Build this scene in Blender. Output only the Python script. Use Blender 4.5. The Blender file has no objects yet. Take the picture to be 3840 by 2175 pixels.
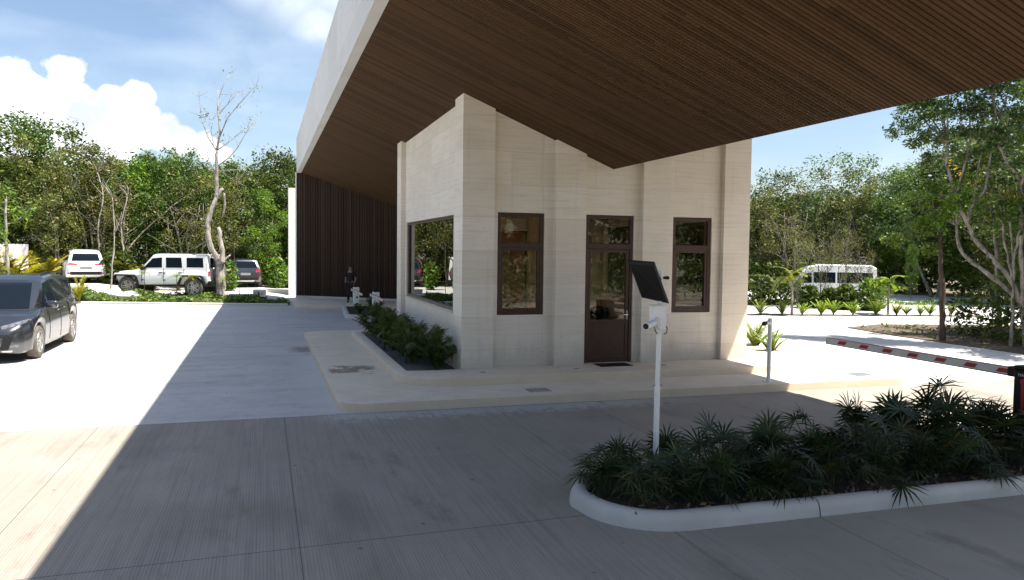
import bpy, bmesh, math, random
from mathutils import Vector, Matrix, Quaternion
from mathutils.bvhtree import BVHTree
R = math.radians
rnd = random.Random(7)
sc = bpy.context.scene
col = sc.collection

# ------------------------------------------------------------------ camera
YAW, PITCH, ROLL, FPX = 0.3097, -0.0509, 0.0119, 2917.34
fwd = Vector((math.sin(YAW)*math.cos(PITCH), math.cos(YAW)*math.cos(PITCH), math.sin(PITCH)))
rgt = Vector((math.cos(YAW), -math.sin(YAW), 0)); upv = rgt.cross(fwd)
r2 = rgt*math.cos(ROLL)+upv*math.sin(ROLL); u2 = -rgt*math.sin(ROLL)+upv*math.cos(ROLL)
CAM = Vector((-3.4257, -13.6824, 2.45))
cd = bpy.data.cameras.new('camera'); co = bpy.data.objects.new('camera', cd); col.objects.link(co)
M = Matrix((r2, u2, -fwd)).transposed().to_4x4(); M.translation = CAM
co.matrix_world = M
cd.sensor_width = 36; cd.lens = FPX/3840*36; cd.clip_end = 3000; cd.clip_start = 0.05
sc.camera = co

# ------------------------------------------------------------------ light
SUN = Vector((0.418, -0.25, 1)).normalized()
ld = bpy.data.lights.new('sun', 'SUN'); ld.energy = 5.0; ld.angle = R(0.53); ld.color = (1, .95, .87)
lo = bpy.data.objects.new('sun', ld); col.objects.link(lo); lo.location = (20, -20, 40)
lo.rotation_euler = (-SUN).to_track_quat('-Z', 'Y').to_euler()
sc.view_settings.view_transform = 'Standard'; sc.view_settings.look = 'None'
sc.view_settings.gamma = 1; sc.view_settings.exposure = 1.2

w = bpy.data.worlds.new('World'); sc.world = w; w.use_nodes = True
nt = w.node_tree; nt.nodes.clear(); N = nt.nodes.new; LK = nt.links.new
def wm(op, a, b=None, c=None):
    n = N('ShaderNodeMath'); n.operation = op
    for i, x in enumerate((a, b, c)):
        if x is None: continue
        if isinstance(x, (int, float)): n.inputs[i].default_value = x
        else: LK(x, n.inputs[i])
    return n.outputs[0]
sky = N('ShaderNodeTexSky'); sky.sky_type = 'NISHITA'; sky.sun_disc = False
sky.sun_elevation = math.asin(SUN.z); sky.sun_rotation = math.atan2(SUN.x, SUN.y)
sky.air_density = 1.0; sky.dust_density = 1.2; sky.ozone_density = 1.5
tc = N('ShaderNodeTexCoord')
nz = N('ShaderNodeTexNoise'); nz.inputs['Scale'].default_value = 26; nz.inputs['Detail'].default_value = 7; nz.inputs['Roughness'].default_value = .55
LK(tc.outputs['Generated'], nz.inputs['Vector'])
def dirpx(x, y, k=3840/2571):      # a direction of the sky, by azimuth and elevation
    d = fwd*FPX + r2*(x*k-1920) - u2*(y*k-1087.5); return d.normalized()
CUM = [(-30,225,66),(30,222,62),(92,252,60),(160,182,42),(178,176,30),(190,290,75),(285,275,56),(340,248,40),(338,310,62),(415,332,42),(452,352,40),(520,372,40),(60,320,95),(250,360,85),(560,385,26),(-140,260,110),(-300,330,150)]
acc = None
for x, y, r in CUM:
    v = N('ShaderNodeVectorMath'); v.operation = 'DISTANCE'; LK(tc.outputs['Generated'], v.inputs[0])
    v.inputs[1].default_value = dirpx(x, y)
    s = wm('SUBTRACT', 1, wm('DIVIDE', v.outputs['Value'], r/1953*.95))
    s = wm('MULTIPLY', s, r/70)
    acc = s if acc is None else wm('MAXIMUM', acc, s)
fld = wm('ADD', acc, wm('MULTIPLY', wm('SUBTRACT', nz.outputs['Fac'], .5), 1.0))
mr = N('ShaderNodeMapRange'); mr.interpolation_type = 'SMOOTHSTEP'; LK(fld, mr.inputs['Value'])
mr.inputs['From Min'].default_value = -.07; mr.inputs['From Max'].default_value = .15
acc2 = None
for x, y, r in [(740,-20,110),(800,60,95),(860,-60,200),(640,-60,90),(980,0,190)]:
    v = N('ShaderNodeVectorMath'); v.operation = 'DISTANCE'; LK(tc.outputs['Generated'], v.inputs[0])
    v.inputs[1].default_value = dirpx(x, y)
    s = wm('SUBTRACT', 1, wm('DIVIDE', v.outputs['Value'], r/1953))
    acc2 = s if acc2 is None else wm('MAXIMUM', acc2, s)
nz2 = N('ShaderNodeTexNoise'); nz2.inputs['Scale'].default_value = 11; nz2.inputs['Detail'].default_value = 8; nz2.inputs['Roughness'].default_value = .6
LK(tc.outputs['Generated'], nz2.inputs['Vector'])
f2 = wm('ADD', acc2, wm('MULTIPLY', wm('SUBTRACT', nz2.outputs['Fac'], .5), 1.6))
mr2 = N('ShaderNodeMapRange'); mr2.interpolation_type = 'SMOOTHSTEP'; LK(f2, mr2.inputs['Value'])
mr2.inputs['From Min'].default_value = -.25; mr2.inputs['From Max'].default_value = 1.0; mr2.inputs['To Max'].default_value = .55
mp = N('ShaderNodeMapping'); mp.inputs['Scale'].default_value = (2.2, 2.2, 9); LK(tc.outputs['Generated'], mp.inputs['Vector'])
nz3 = N('ShaderNodeTexNoise'); nz3.inputs['Scale'].default_value = 2.2; nz3.inputs['Detail'].default_value = 6; LK(mp.outputs[0], nz3.inputs['Vector'])
mr3 = N('ShaderNodeMapRange'); LK(nz3.outputs['Fac'], mr3.inputs['Value']); mr3.inputs['From Min'].default_value = .42; mr3.inputs['From Max'].default_value = .8; mr3.inputs['To Max'].default_value = .22
cl = wm('MAXIMUM', wm('MAXIMUM', mr.outputs[0], mr2.outputs[0]), mr3.outputs[0])
mx = N('ShaderNodeMix'); mx.data_type = 'RGBA'; LK(cl, mx.inputs['Factor']); LK(sky.outputs[0], mx.inputs['A'])
cs = N('ShaderNodeMapRange'); cs.interpolation_type = 'SMOOTHSTEP'; LK(nz2.outputs['Fac'], cs.inputs['Value']); cs.inputs['From Min'].default_value = .44; cs.inputs['From Max'].default_value = .66
cm_ = N('ShaderNodeMix'); cm_.data_type = 'RGBA'; LK(cs.outputs[0], cm_.inputs['Factor']); cm_.inputs['A'].default_value = (8.6, 8.8, 9.2, 1); cm_.inputs['B'].default_value = (5.0, 5.35, 5.8, 1)
LK(cm_.outputs['Result'], mx.inputs['B'])
bg = N('ShaderNodeBackground'); bg.inputs['Strength'].default_value = 0.08; LK(mx.outputs['Result'], bg.inputs['Color'])
wo = N('ShaderNodeOutputWorld'); LK(bg.outputs[0], wo.inputs['Surface'])
sc.cycles.max_bounces = 8; sc.cycles.diffuse_bounces = 4; sc.cycles.transparent_max_bounces = 12
sc.cycles.use_denoising = True

# ------------------------------------------------------------------ helpers
class MB:
    def __init__(s): s.v = []; s.f = []
    def add(s, vs, fs):
        o = len(s.v); s.v += [tuple(p) for p in vs]; s.f += [tuple(i+o for i in f) for f in fs]; return s
    def box(s, x0, x1, y0, y1, z0, z1, m=None):
        vs = [Vector((x, y, z)) for z in (z0, z1) for y in (y0, y1) for x in (x0, x1)]
        if m is not None: vs = [m @ p for p in vs]
        return s.add(vs, [(0,2,3,1),(4,5,7,6),(0,1,5,4),(2,6,7,3),(0,4,6,2),(1,3,7,5)])
    def bbox(s, x0, x1, y0, y1, z0, z1, b=.01, m=None):     # box with bevelled edges
        bm = bmesh.new(); bmesh.ops.create_cube(bm, size=1)
        for v in bm.verts: v.co = Vector(((x0+x1)/2+v.co.x*(x1-x0), (y0+y1)/2+v.co.y*(y1-y0), (z0+z1)/2+v.co.z*(z1-z0)))
        bmesh.ops.bevel(bm, geom=bm.edges[:], offset=b, segments=2, affect='EDGES', profile=.5)
        return s.bm(bm, m)
    def bm(s, bm, m=None):
        bm.verts.index_update(); vs = [(m @ v.co) if m is not None else v.co.copy() for v in bm.verts]
        s.add(vs, [[v.index for v in f.verts] for f in bm.faces]); bm.free(); return s
    def prism(s, poly, z0, z1, top=True, bot=True):
        n = len(poly); vs = [(x, y, z0) for x, y in poly]+[(x, y, z1) for x, y in poly]
        fs = [(i, (i+1) % n, n+(i+1) % n, n+i) for i in range(n)]
        if top: fs.append(tuple(range(n, 2*n)))
        if bot: fs.append(tuple(range(n-1, -1, -1)))
        return s.add(vs, fs)
    def prism_y(s, poly, y0, y1):                            # polygon in x,z pushed along y
        n = len(poly); vs = [(x, y0, z) for x, z in poly]+[(x, y1, z) for x, z in poly]
        return s.add(vs, [(i, (i+1) % n, n+(i+1) % n, n+i) for i in range(n)]+[tuple(range(n-1, -1, -1)), tuple(range(n, 2*n))])
    def tube(s, pts, rad, n=8, cap=True):
        pts = [Vector(p) for p in pts]; k = len(pts)
        if not isinstance(rad, (list, tuple)): rad = [rad]*k
        vs = []; a = None
        for i, p in enumerate(pts):
            t = (pts[min(i+1, k-1)]-pts[max(i-1, 0)]).normalized()
            if a is None: a = t.orthogonal().normalized()
            a = (a - t*a.dot(t)).normalized(); b = t.cross(a)
            vs += [p+(a*math.cos(q*2*math.pi/n)+b*math.sin(q*2*math.pi/n))*rad[i] for q in range(n)]
        fs = [(i*n+q, i*n+(q+1) % n, (i+1)*n+(q+1) % n, (i+1)*n+q) for i in range(k-1) for q in range(n)]
        if cap: fs += [tuple(range(n-1, -1, -1)), tuple((k-1)*n+q for q in range(n))]
        return s.add(vs, fs)
    def lathe(s, prof, n=20, m=None):                        # profile of (r, z) about local z
        k = len(prof); vs = [Vector((r*math.cos(q*2*math.pi/n), r*math.sin(q*2*math.pi/n), z)) for r, z in prof for q in range(n)]
        if m is not None: vs = [m @ p for p in vs]
        fs = [(i*n+q, i*n+(q+1) % n, (i+1)*n+(q+1) % n, (i+1)*n+q) for i in range(k-1) for q in range(n)]
        return s.add(vs, fs+[tuple(range(n-1, -1, -1)), tuple((k-1)*n+q for q in range(n))])
    def ball(s, c, r, seg=12, sc_=(1, 1, 1)):
        bm = bmesh.new(); bmesh.ops.create_uvsphere(bm, u_segments=seg, v_segments=seg//2+1, radius=r)
        return s.bm(bm, Matrix.Translation(c) @ Matrix.Diagonal((*sc_, 1)))
    def mesh(s, name, m=None, smooth=False):
        me = bpy.data.meshes.new(name); me.from_pydata([tuple(p) for p in s.v], [], s.f)
        if smooth: me.shade_smooth()
        if m is not None: me.materials.append(m)
        return me
    def build(s, name, m=None, parent=None, smooth=False, sharp=None):
        me = s.mesh(name, m, smooth)
        if sharp: me.set_sharp_from_angle(angle=R(sharp))
        return link(name, me, parent)
def link(name, me, parent=None, loc=None):
    o = bpy.data.objects.new(name, me); col.objects.link(o)
    if parent is not None: o.parent = parent
    if loc is not None: o.location = loc
    return o
def tag(o, label=None, cat=None, group=None, kind=None):
    if label: o['label'] = label
    if cat: o['category'] = cat
    if group: o['group'] = group
    if kind: o['kind'] = kind
    return o
def thing(name, label, cat, loc=(0,0,0), rz=0, group=None, scale=1):
    o = bpy.data.objects.new(name, None); col.objects.link(o); o.empty_display_size = .2
    o.location = loc; o.rotation_euler = (0, 0, rz); o.scale = (scale,)*3
    return tag(o, label, cat, group)
def bm_from(verts, faces):
    bm = bmesh.new(); vs = [bm.verts.new(p) for p in verts]
    for f in faces: bm.faces.new([vs[i] for i in f])
    return bm
def arc(cx, cy, r, a0, a1, n=8):
    return [(cx+r*math.cos(R(a0+(a1-a0)*i/n)), cy+r*math.sin(R(a0+(a1-a0)*i/n))) for i in range(n+1)]
def offset_poly(poly, d):                                     # inward for a counter-clockwise outline
    n = len(poly); out = []
    for i in range(n):
        a, b, c = Vector(poly[i-1]), Vector(poly[i]), Vector(poly[(i+1) % n])
        e1 = (b-a).normalized(); e2 = (c-b).normalized()
        n1 = Vector((-e1.y, e1.x)); n2 = Vector((-e2.y, e2.x)); m = (n1+n2).normalized()
        out.append(tuple(b+m*d/max(.5, m.dot(n1))))
    return out

# ------------------------------------------------------------------ materials
class NB:
    def __init__(s, name):
        s.m = bpy.data.materials.new(name); s.m.use_nodes = True; s.t = s.m.node_tree
        s.p = s.t.nodes['Principled BSDF']; s.out = s.t.nodes['Material Output']
        s._c = None
    def n(s, typ, **kw):
        x = s.t.nodes.new(typ)
        for k, v in kw.items():
            if k in x.inputs: s.set(x.inputs[k], v)
            else: setattr(x, k, v)
        return x
    def set(s, sock, v):
        if hasattr(v, 'is_output') or isinstance(v, bpy.types.NodeSocket): s.t.links.new(v, sock)
        else: sock.default_value = (*v, 1) if isinstance(v, tuple) and len(v) == 3 and sock.type == 'RGBA' else v
    def math(s, op, a, b=0.0, c=0.0):
        x = s.n('ShaderNodeMath', operation=op)
        for i, q in enumerate((a, b, c)): s.set(x.inputs[i], q)
        return x.outputs[0]
    @property
    def co(s):
        if s._c is None: s._c = s.n('ShaderNodeTexCoord').outputs['Object']
        return s._c
    def world(s): return s.n('ShaderNodeNewGeometry').outputs['Position']
    def map(s, vec, scale=(1,1,1), rot=(0,0,0)):
        x = s.n('ShaderNodeMapping'); s.set(x.inputs['Vector'], vec); x.inputs['Scale'].default_value = scale; x.inputs['Rotation'].default_value = rot
        return x.outputs[0]
    def noise(s, vec, scale=5, detail=4, rough=.5):
        x = s.n('ShaderNodeTexNoise'); s.set(x.inputs['Vector'], vec); x.inputs['Scale'].default_value = scale
        x.inputs['Detail'].default_value = detail; x.inputs['Roughness'].default_value = rough
        return x.outputs['Fac']
    def ramp(s, fac, stops):
        x = s.n('ShaderNodeValToRGB'); s.set(x.inputs['Fac'], fac); e = x.color_ramp.elements
        while len(e) < len(stops): e.new(.5)
        for el, (p, c) in zip(e, stops): el.position = p; el.color = (*c, 1) if len(c) == 3 else c
        return x.outputs['Color']
    def mix(s, f, a, b, mode='MIX'):
        x = s.n('ShaderNodeMix', data_type='RGBA', blend_type=mode); s.set(x.inputs['Factor'], f); s.set(x.inputs['A'], a); s.set(x.inputs['B'], b)
        return x.outputs['Result']
    def rng(s, v, a, b, c=0.0, d=1.0):
        x = s.n('ShaderNodeMapRange', interpolation_type='SMOOTHSTEP'); s.set(x.inputs['Value'], v)
        for k, q in zip(('From Min', 'From Max', 'To Min', 'To Max'), (a, b, c, d)): x.inputs[k].default_value = q
        return x.outputs[0]
    def sep(s, vec):
        x = s.n('ShaderNodeSeparateXYZ'); s.set(x.inputs[0], vec); return x.outputs
    def comb(s, x=0.0, y=0.0, z=0.0):
        c = s.n('ShaderNodeCombineXYZ')
        for i, q in enumerate((x, y, z)): s.set(c.inputs[i], q)
        return c.outputs[0]
    def bump(s, h, dist=.01, strength=.5):
        b = s.n('ShaderNodeBump'); b.inputs['Distance'].default_value = dist; b.inputs['Strength'].default_value = strength
        s.set(b.inputs['Height'], h); s.t.links.new(b.outputs[0], s.p.inputs['Normal'])
    def done(s, colr=None, rough=.6, metal=0, **kw):
        if colr is not None: s.set(s.p.inputs['Base Color'], colr)
        s.set(s.p.inputs['Roughness'], rough); s.p.inputs['Metallic'].default_value = metal
        for k, v in kw.items(): s.set(s.p.inputs[k], v)
        return s.m
def plain(name, c, rough=.5, metal=0, vary=.12, scale=6, bump=0, **kw):
    b = NB(name); f = b.noise(b.co, scale, 5, .6)
    lo_ = tuple(x*(1-vary) for x in c); hi_ = tuple(min(1, x*(1+vary)) for x in c)
    cc = b.ramp(f, [(.3, lo_), (.7, hi_)])
    if bump: b.bump(b.noise(b.co, scale*8, 4), bump, .4)
    return b.done(cc, rough, metal, **kw)
def leaf(name, dark, light, trans=.25, tint=None):
    b = NB(name); ri = b.n('ShaderNodeNewGeometry').outputs['Random Per Island']; ob = b.n('ShaderNodeObjectInfo').outputs['Random']
    stops = [(0, dark), (.75, light)] + ([(1, tint)] if tint else [(1, tuple(x*1.25 for x in light))])
    c = b.ramp(ri, stops); hs = b.n('ShaderNodeHueSaturation'); b.set(hs.inputs['Color'], c)
    b.set(hs.inputs['Hue'], b.math('ADD', .485, b.math('MULTIPLY', ob, .03))); b.set(hs.inputs['Value'], b.math('ADD', .8, b.math('MULTIPLY', ob, .45)))
    c = hs.outputs[0]; pn = b.noise(b.world(), .9, 3, .55); c = b.mix(b.rng(pn, .36, .66, .0, .75), c, b.mix(1.0, c, (1.75, 1.5, .95), 'MULTIPLY')); b.done(c, .5); b.p.inputs['Specular IOR Level'].default_value = .35
    tr = b.n('ShaderNodeBsdfTranslucent'); b.set(tr.inputs['Color'], c); ms = b.n('ShaderNodeMixShader'); ms.inputs[0].default_value = trans
    b.t.links.new(b.p.outputs[0], ms.inputs[1]); b.t.links.new(tr.outputs[0], ms.inputs[2]); b.t.links.new(ms.outputs[0], b.out.inputs['Surface'])
    return b.m
def bark(name, c1, c2):
    b = NB(name); f = b.noise(b.map(b.co, (3, 3, 1.0)), 3.2, 7, .72); b.bump(f, .05, .8)
    return b.done(b.ramp(f, [(.35, c1), (.62, c2)]), .85)

def make_ground_mat():
    b = NB('pale_concrete'); P = b.world(); X, Y, Z = b.sep(P)
    n1 = b.noise(P, .6, 6, .6); n2 = b.noise(P, 7, 5, .6); n3 = b.noise(b.map(P, (.25, 2.2, 1)), 1.3, 5, .6); n4 = b.noise(P, 60, 3, .7)
    near = b.rng(Y, -2.09, -2.07, 1, 0)
    smooth = b.ramp(n1, [(.3, (.50, .49, .465)), (.7, (.60, .585, .55))])
    rough_ = b.ramp(n1, [(.3, (.30, .262, .212)), (.7, (.395, .345, .282))])
    c = b.mix(near, smooth, rough_)
    c = b.mix(b.rng(n2, .45, .75, 0, .25), c, (.30, .29, .27)); c = b.mix(b.rng(n3, .46, .74, 0, .5), c, (.34, .325, .30))
    n5 = b.noise(b.map(P, (1, 1, 1), (0, 0, .5)), 2.6, 6, .7); c = b.mix(b.rng(n5, .5, .72, 0, .4), c, (.29, .275, .25))
    rs1 = b.math('MULTIPLY', b.math('MULTIPLY', b.rng(X, -2.95, -2.55), b.rng(X, -2.3, -2.2, 1, 0)), b.math('MULTIPLY', b.rng(b.math('ADD', Y, n2), 5.4, 5.8), b.rng(b.math('ADD', Y, n2), 6.5, 6.9, 1, 0)))
    c = b.mix(b.math('MULTIPLY', rs1, .7), c, (.19, .15, .115))
    pal = b.math('MULTIPLY', b.rng(b.math('ADD', X, b.math('MULTIPLY', n2, .5)), -2.75, -2.2), b.math('MULTIPLY', b.rng(Y, -2.07, -1.9), b.rng(Y, 3.0, 6.0, 1, 0)))
    c = b.mix(b.math('MULTIPLY', pal, .5), c, (.68, .67, .64))
    # brown tyre stains and the dusty pale band along the platform
    st = b.math('MULTIPLY', b.rng(b.noise(b.map(P, (.9, .35, 1)), 1.1, 5), .53, .74, 0, .6), near)
    c = b.mix(st, c, (.175, .15, .115))
    dust = b.math('MULTIPLY', b.rng(b.math('ADD', Y, b.math('MULTIPLY', b.math('SUBTRACT', n2, .5), 1.3)), -2.75, -2.3), near)
    dust = b.math('MULTIPLY', dust, b.math('MULTIPLY', b.rng(X, -3.0, -2.2), b.rng(X, 1.5, 4.5, 1, 0)))
    c = b.mix(b.math('MULTIPLY', dust, .85), c, (.52, .51, .49))
    # tined grooves along y in the near lanes
    g = b.math('SINE', b.math('MULTIPLY', b.math('ADD', X, b.math('MULTIPLY', n1, .02)), 2*math.pi/.027))
    gm = b.math('MULTIPLY', near, b.math('MULTIPLY', b.rng(n1, .28, .55, .45, 1), b.rng(X, -.8, 2.2, 1, .25)))
    gg = b.math('MULTIPLY', b.rng(g, .1, .9), b.math('MULTIPLY', gm, b.rng(b.noise(b.map(P, (2.0, .8, 1)), 2.0, 4, .6), .3, .65, .35, 1)))
    strk = b.noise(b.comb(b.math('MULTIPLY', X, 26.0), b.math('MULTIPLY', Y, .5), 0.0), 1.0, 3, .6)
    c = b.mix(b.math('MULTIPLY', b.rng(strk, .42, .75), b.math('MULTIPLY', gm, .38)), c, (.15, .145, .135))
    c = b.mix(b.math('MULTIPLY', gg, .34), c, (.11, .105, .10))
    # sawn joints
    def line(v, at, wd): return b.rng(b.math('ABSOLUTE', b.math('SUBTRACT', v, at)), wd*.5, wd, 1, 0)
    jn = line(Y, -2.085, .012); belowm = near
    for xj in (-3.15, -5.56, .0, 1.5, 5.75): jn = b.math('MAXIMUM', jn, b.math('MULTIPLY', line(X, xj, .005 if xj != -3.15 else .006), belowm))
    yj = b.math('ADD', Y, b.math('MULTIPLY', X, -.035)); jn = b.math('MAXIMUM', jn, line(yj, -7.1, .009))
    for yy in (4.5, 11.0, 16.5): jn = b.math('MAXIMUM', jn, b.math('MULTIPLY', line(Y, yy, .010), .35))
    c = b.mix(b.math('MULTIPLY', jn, .85), c, (.07, .065, .06))
    sp = b.n('ShaderNodeTexVoronoi'); b.set(sp.inputs['Vector'], P); sp.inputs['Scale'].default_value = 1.5; sp.inputs['Randomness'].default_value = 1
    c = b.mix(b.rng(b.math('ADD', sp.outputs['Distance'], b.math('MULTIPLY', b.math('SUBTRACT', n4, .5), .05)), .018, .04, .75, 0), c, (.06, .055, .05))
    br_ = b.noise(b.map(P, (1.0, .30, 1), (0, 0, .12)), 1.5, 6, .7); c = b.mix(b.math('MULTIPLY', b.rng(br_, .56, .70), b.math('MULTIPLY', near, .6)), c, (.17, .15, .115))
    # leaf litter soil under the trees
    at = b.n('ShaderNodeAttribute', attribute_name='soil').outputs['Fac']
    sl = b.rng(b.math('ADD', at, b.math('MULTIPLY', b.math('SUBTRACT', n2, .5), .6)), .4, .6)
    c = b.mix(sl, c, b.ramp(n2, [(.3, (.10, .075, .05)), (.7, (.24, .19, .13))]))
    b.bump(b.math('ADD', b.math('MULTIPLY', gg, -1.0), b.math('MULTIPLY', n4, .5)), .004, .5)
    return b.done(c, .82)
def make_stone(name, lo_, hi_, course=.61, blk=1.7):
    b = NB(name); X, Y, Z = b.sep(b.world()); h = b.math('ADD', X, Y); v = b.comb(h, Z, 0.0)
    br = b.n('ShaderNodeTexBrick'); b.set(br.inputs['Vector'], v)
    for k, q in {'Scale': 1.0, 'Mortar Size': .003, 'Mortar Smooth': .3, 'Bias': 0.0, 'Brick Width': blk, 'Row Height': course}.items(): br.inputs[k].default_value = q
    br.offset = .37; br.inputs['Color1'].default_value = (*lo_, 1); br.inputs['Color2'].default_value = (*hi_, 1)
    br.inputs['Mortar'].default_value = tuple(x*.72 for x in lo_)+(1,)
    veins = b.noise(b.comb(b.math('MULTIPLY', h, 1.2), b.math('MULTIPLY', Z, 22.0), b.math('MULTIPLY', br.outputs['Fac'], 1.0)), 1.0, 7, .62)
    pits = b.noise(b.comb(b.math('MULTIPLY', h, 9.0), b.math('MULTIPLY', Z, 75.0), 3.0), 1.0, 4, .6)
    c = b.mix(b.rng(veins, .42, .75, 0, .48), br.outputs['Color'], tuple(x*y for x, y in zip(lo_, (.78, .74, .68))))
    c = b.mix(b.rng(pits, .64, .72, 0, .75), c, (.20, .16, .115))
    pat = b.noise(b.comb(h, Z, 9.0), .8, 3, .5); c = b.mix(b.rng(pat, .45, .75, 0, .35), c, (.62, .55, .48))
    sd = b.noise(b.comb(b.math('MULTIPLY', h, 2.5), b.math('MULTIPLY', Z, .8), 5.0), 1.0, 5, .65)
    spl = b.math('MULTIPLY', b.rng(b.math('ADD', Z, b.math('MULTIPLY', sd, -.9)), -.1, .35, 1, 0), .45); c = b.mix(spl, c, (.40, .355, .30))
    drip = b.math('MULTIPLY', b.rng(b.noise(b.comb(b.math('MULTIPLY', h, 7.0), b.math('MULTIPLY', Z, .35), 1.0), 1.0, 4, .6), .56, .74), .22); c = b.mix(drip, c, (.50, .44, .36))
    b.bump(b.math('SUBTRACT', 0.0, b.rng(pits, .62, .74)), .006, .5)
    return b.done(c, .62)
def make_wood(name, lo_, hi_, axis='X', pitch=.07):
    b = NB(name); X, Y, Z = b.sep(b.world())
    ri = b.n('ShaderNodeNewGeometry').outputs['Random Per Island']
    v = b.comb(b.math('MULTIPLY', X, 1.2 if axis == 'X' else 20.0), b.math('MULTIPLY', Y, 30.0), b.math('MULTIPLY', Z, 1.2 if axis == 'Z' else 20.0))
    g = b.noise(v, 1.0, 5, .6)
    f = b.math('ADD', b.math('MULTIPLY', g, .45), b.math('MULTIPLY', ri, .55))
    return b.done(b.ramp(f, [(.15, lo_), (.85, hi_)]), .7, **{'Specular IOR Level': .12})
def make_glass(name, tint=.55, base=.10):
    b = NB(name); fr = b.n('ShaderNodeFresnel'); fr.inputs['IOR'].default_value = 1.52
    tp = b.n('ShaderNodeBsdfTransparent'); tp.inputs['Color'].default_value = (tint*1.02, tint, tint*.95, 1)
    gl = b.n('ShaderNodeBsdfGlossy'); gl.inputs['Roughness'].default_value = .008; gl.inputs['Color'].default_value = (.9, .9, .88, 1)
    ms = b.n('ShaderNodeMixShader'); b.set(ms.inputs[0], b.math('MINIMUM', b.math('ADD', b.math('MULTIPLY', fr.outputs[0], 1.05), base), 1.0))
    b.t.links.new(tp.outputs[0], ms.inputs[1]); b.t.links.new(gl.outputs[0], ms.inputs[2]); b.t.links.new(ms.outputs[0], b.out.inputs['Surface'])
    return b.m
def paint(name, c, rough=.25, metal=0.0, dirt=.15):
    b = NB(name); f = b.noise(b.co, 3, 6, .6); Z = b.sep(b.co)[2]
    low = b.math('MULTIPLY', b.rng(Z, .25, .8, 1, 0), b.rng(f, .3, .7)); cc = b.mix(b.math('MULTIPLY', low, dirt), c, (.36, .33, .29))
    return b.done(cc, rough, metal, **{'Coat Weight': .6, 'Coat Roughness': .06})

MT = {}
MT['ground'] = make_ground_mat()
MT['stone'] = make_stone('travertine', (.79, .71, .60), (.90, .83, .73))
MT['fascia'] = make_stone('grey_travertine', (.66, .65, .63), (.74, .73, .71), 1.6, 2.4)
def make_paving():
    b = NB('beige_stone_paving'); P = b.world(); X, Y, Z = b.sep(P); n = b.noise(P, 2.2, 6, .62); n2 = b.noise(b.map(P, (.5, 1.6, 3)), 4, 5, .6); n3 = b.noise(P, 38, 3, .7)
    c = b.ramp(n, [(.3, (.72, .61, .475)), (.7, (.83, .72, .585))]); c = b.mix(b.rng(n2, .48, .75, 0, .5), c, (.60, .51, .41))
    c = b.mix(b.rng(n3, .56, .7, 0, .35), c, (.36, .29, .21))
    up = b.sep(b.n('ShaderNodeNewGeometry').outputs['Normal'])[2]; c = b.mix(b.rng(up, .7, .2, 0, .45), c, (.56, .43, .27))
    d = b.n('ShaderNodeVectorMath', operation='DISTANCE'); b.set(d.inputs[0], b.map(P, (.55, 1, 0))); d.inputs[1].default_value = (-1.72*.55, 1.35, 0)
    st = b.rng(b.math('ADD', d.outputs['Value'], b.math('MULTIPLY', b.math('SUBTRACT', b.noise(P, 3.2, 5, .7), .5), 2.2)), .15, .5, 1, 0)
    st = b.math('MULTIPLY', st, b.math('MULTIPLY', b.rng(X, -1.42, -1.3, 1, 0), b.rng(X, -2.3, -2.2)))
    c = b.mix(b.math('MULTIPLY', st, .8), c, (.16, .115, .08)); b.bump(n3, .004, .4)
    return b.done(c, .7)
MT['plinth'] = make_paving()
MT['kerb'] = plain('white_concrete_kerb', (.56, .53, .48), .8, vary=.11, scale=1.6, bump=.003)
MT['soffit'] = make_wood('brown_wood_slats', (.050, .027, .0125), (.110, .062, .031), 'X')
MT['slat'] = make_wood('dark_brown_slats', (.030, .0185, .013), (.066, .042, .029), 'Z')
MT['dark'] = plain('black_backing', (.004, .0035, .003), .9)
MT['roof'] = plain('roof_membrane', (.5, .49, .47), .9)
MT['frame'] = plain('brown_metal_frame', (.060, .024, .017), .35, vary=.2)
MT['glass'] = make_glass('tinted_glass', .9, .01)
MT['sideglass'] = make_glass('reflective_glass', .5, .13)
MT['plaster'] = plain('tan_plaster', (.74, .52, .32), .85)
MT['white'] = plain('white_paint', (.78, .78, .76), .4, vary=.05)
MT['whitewall'] = plain('white_render', (.72, .70, .66), .8, vary=.08, scale=2)
MT['black'] = plain('black_plastic', (.012, .012, .013), .45, **{'Specular IOR Level': .3})
MT['grey'] = plain('grey_metal', (.35, .36, .37), .4, .6)
MT['red'] = plain('red_reflective', (.45, .03, .035), .45)
MT['redlens'] = plain('red_lens', (.42, .02, .02), .15)
MT['lens'] = plain('clear_lens', (.16, .17, .19), .06, .3, vary=.6, scale=14)
MT['chrome'] = plain('bright_metal', (.7, .7, .7), .2, 1)
MT['tyre'] = plain('dusty_tyre', (.12, .105, .09), .9, vary=.3)
MT['rim'] = plain('alloy_rim', (.42, .42, .42), .35, .7)
MT['carglass'] = plain('dark_car_glass', (.008, .012, .018), .03, vary=.05, **{'Specular IOR Level': .06})
MT['soil'] = plain('dark_soil', (.035, .026, .019), .95, vary=.5, scale=14, bump=.02)
MT['mulch'] = plain('brown_mulch', (.12, .088, .06), .95, vary=.5, scale=9, bump=.02)
MT['gravel'] = plain('grey_gravel', (.13, .125, .12), .95, vary=.7, scale=40, bump=.02)
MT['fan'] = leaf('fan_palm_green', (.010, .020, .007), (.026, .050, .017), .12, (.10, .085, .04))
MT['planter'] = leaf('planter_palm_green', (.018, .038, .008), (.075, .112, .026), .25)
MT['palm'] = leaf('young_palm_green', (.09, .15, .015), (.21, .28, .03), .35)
MT['yellow'] = leaf('yellow_palm', (.13, .14, .015), (.34, .31, .03), .3)
MT['hedge'] = leaf('hedge_green', (.05, .10, .02), (.12, .19, .045), .25)
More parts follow.
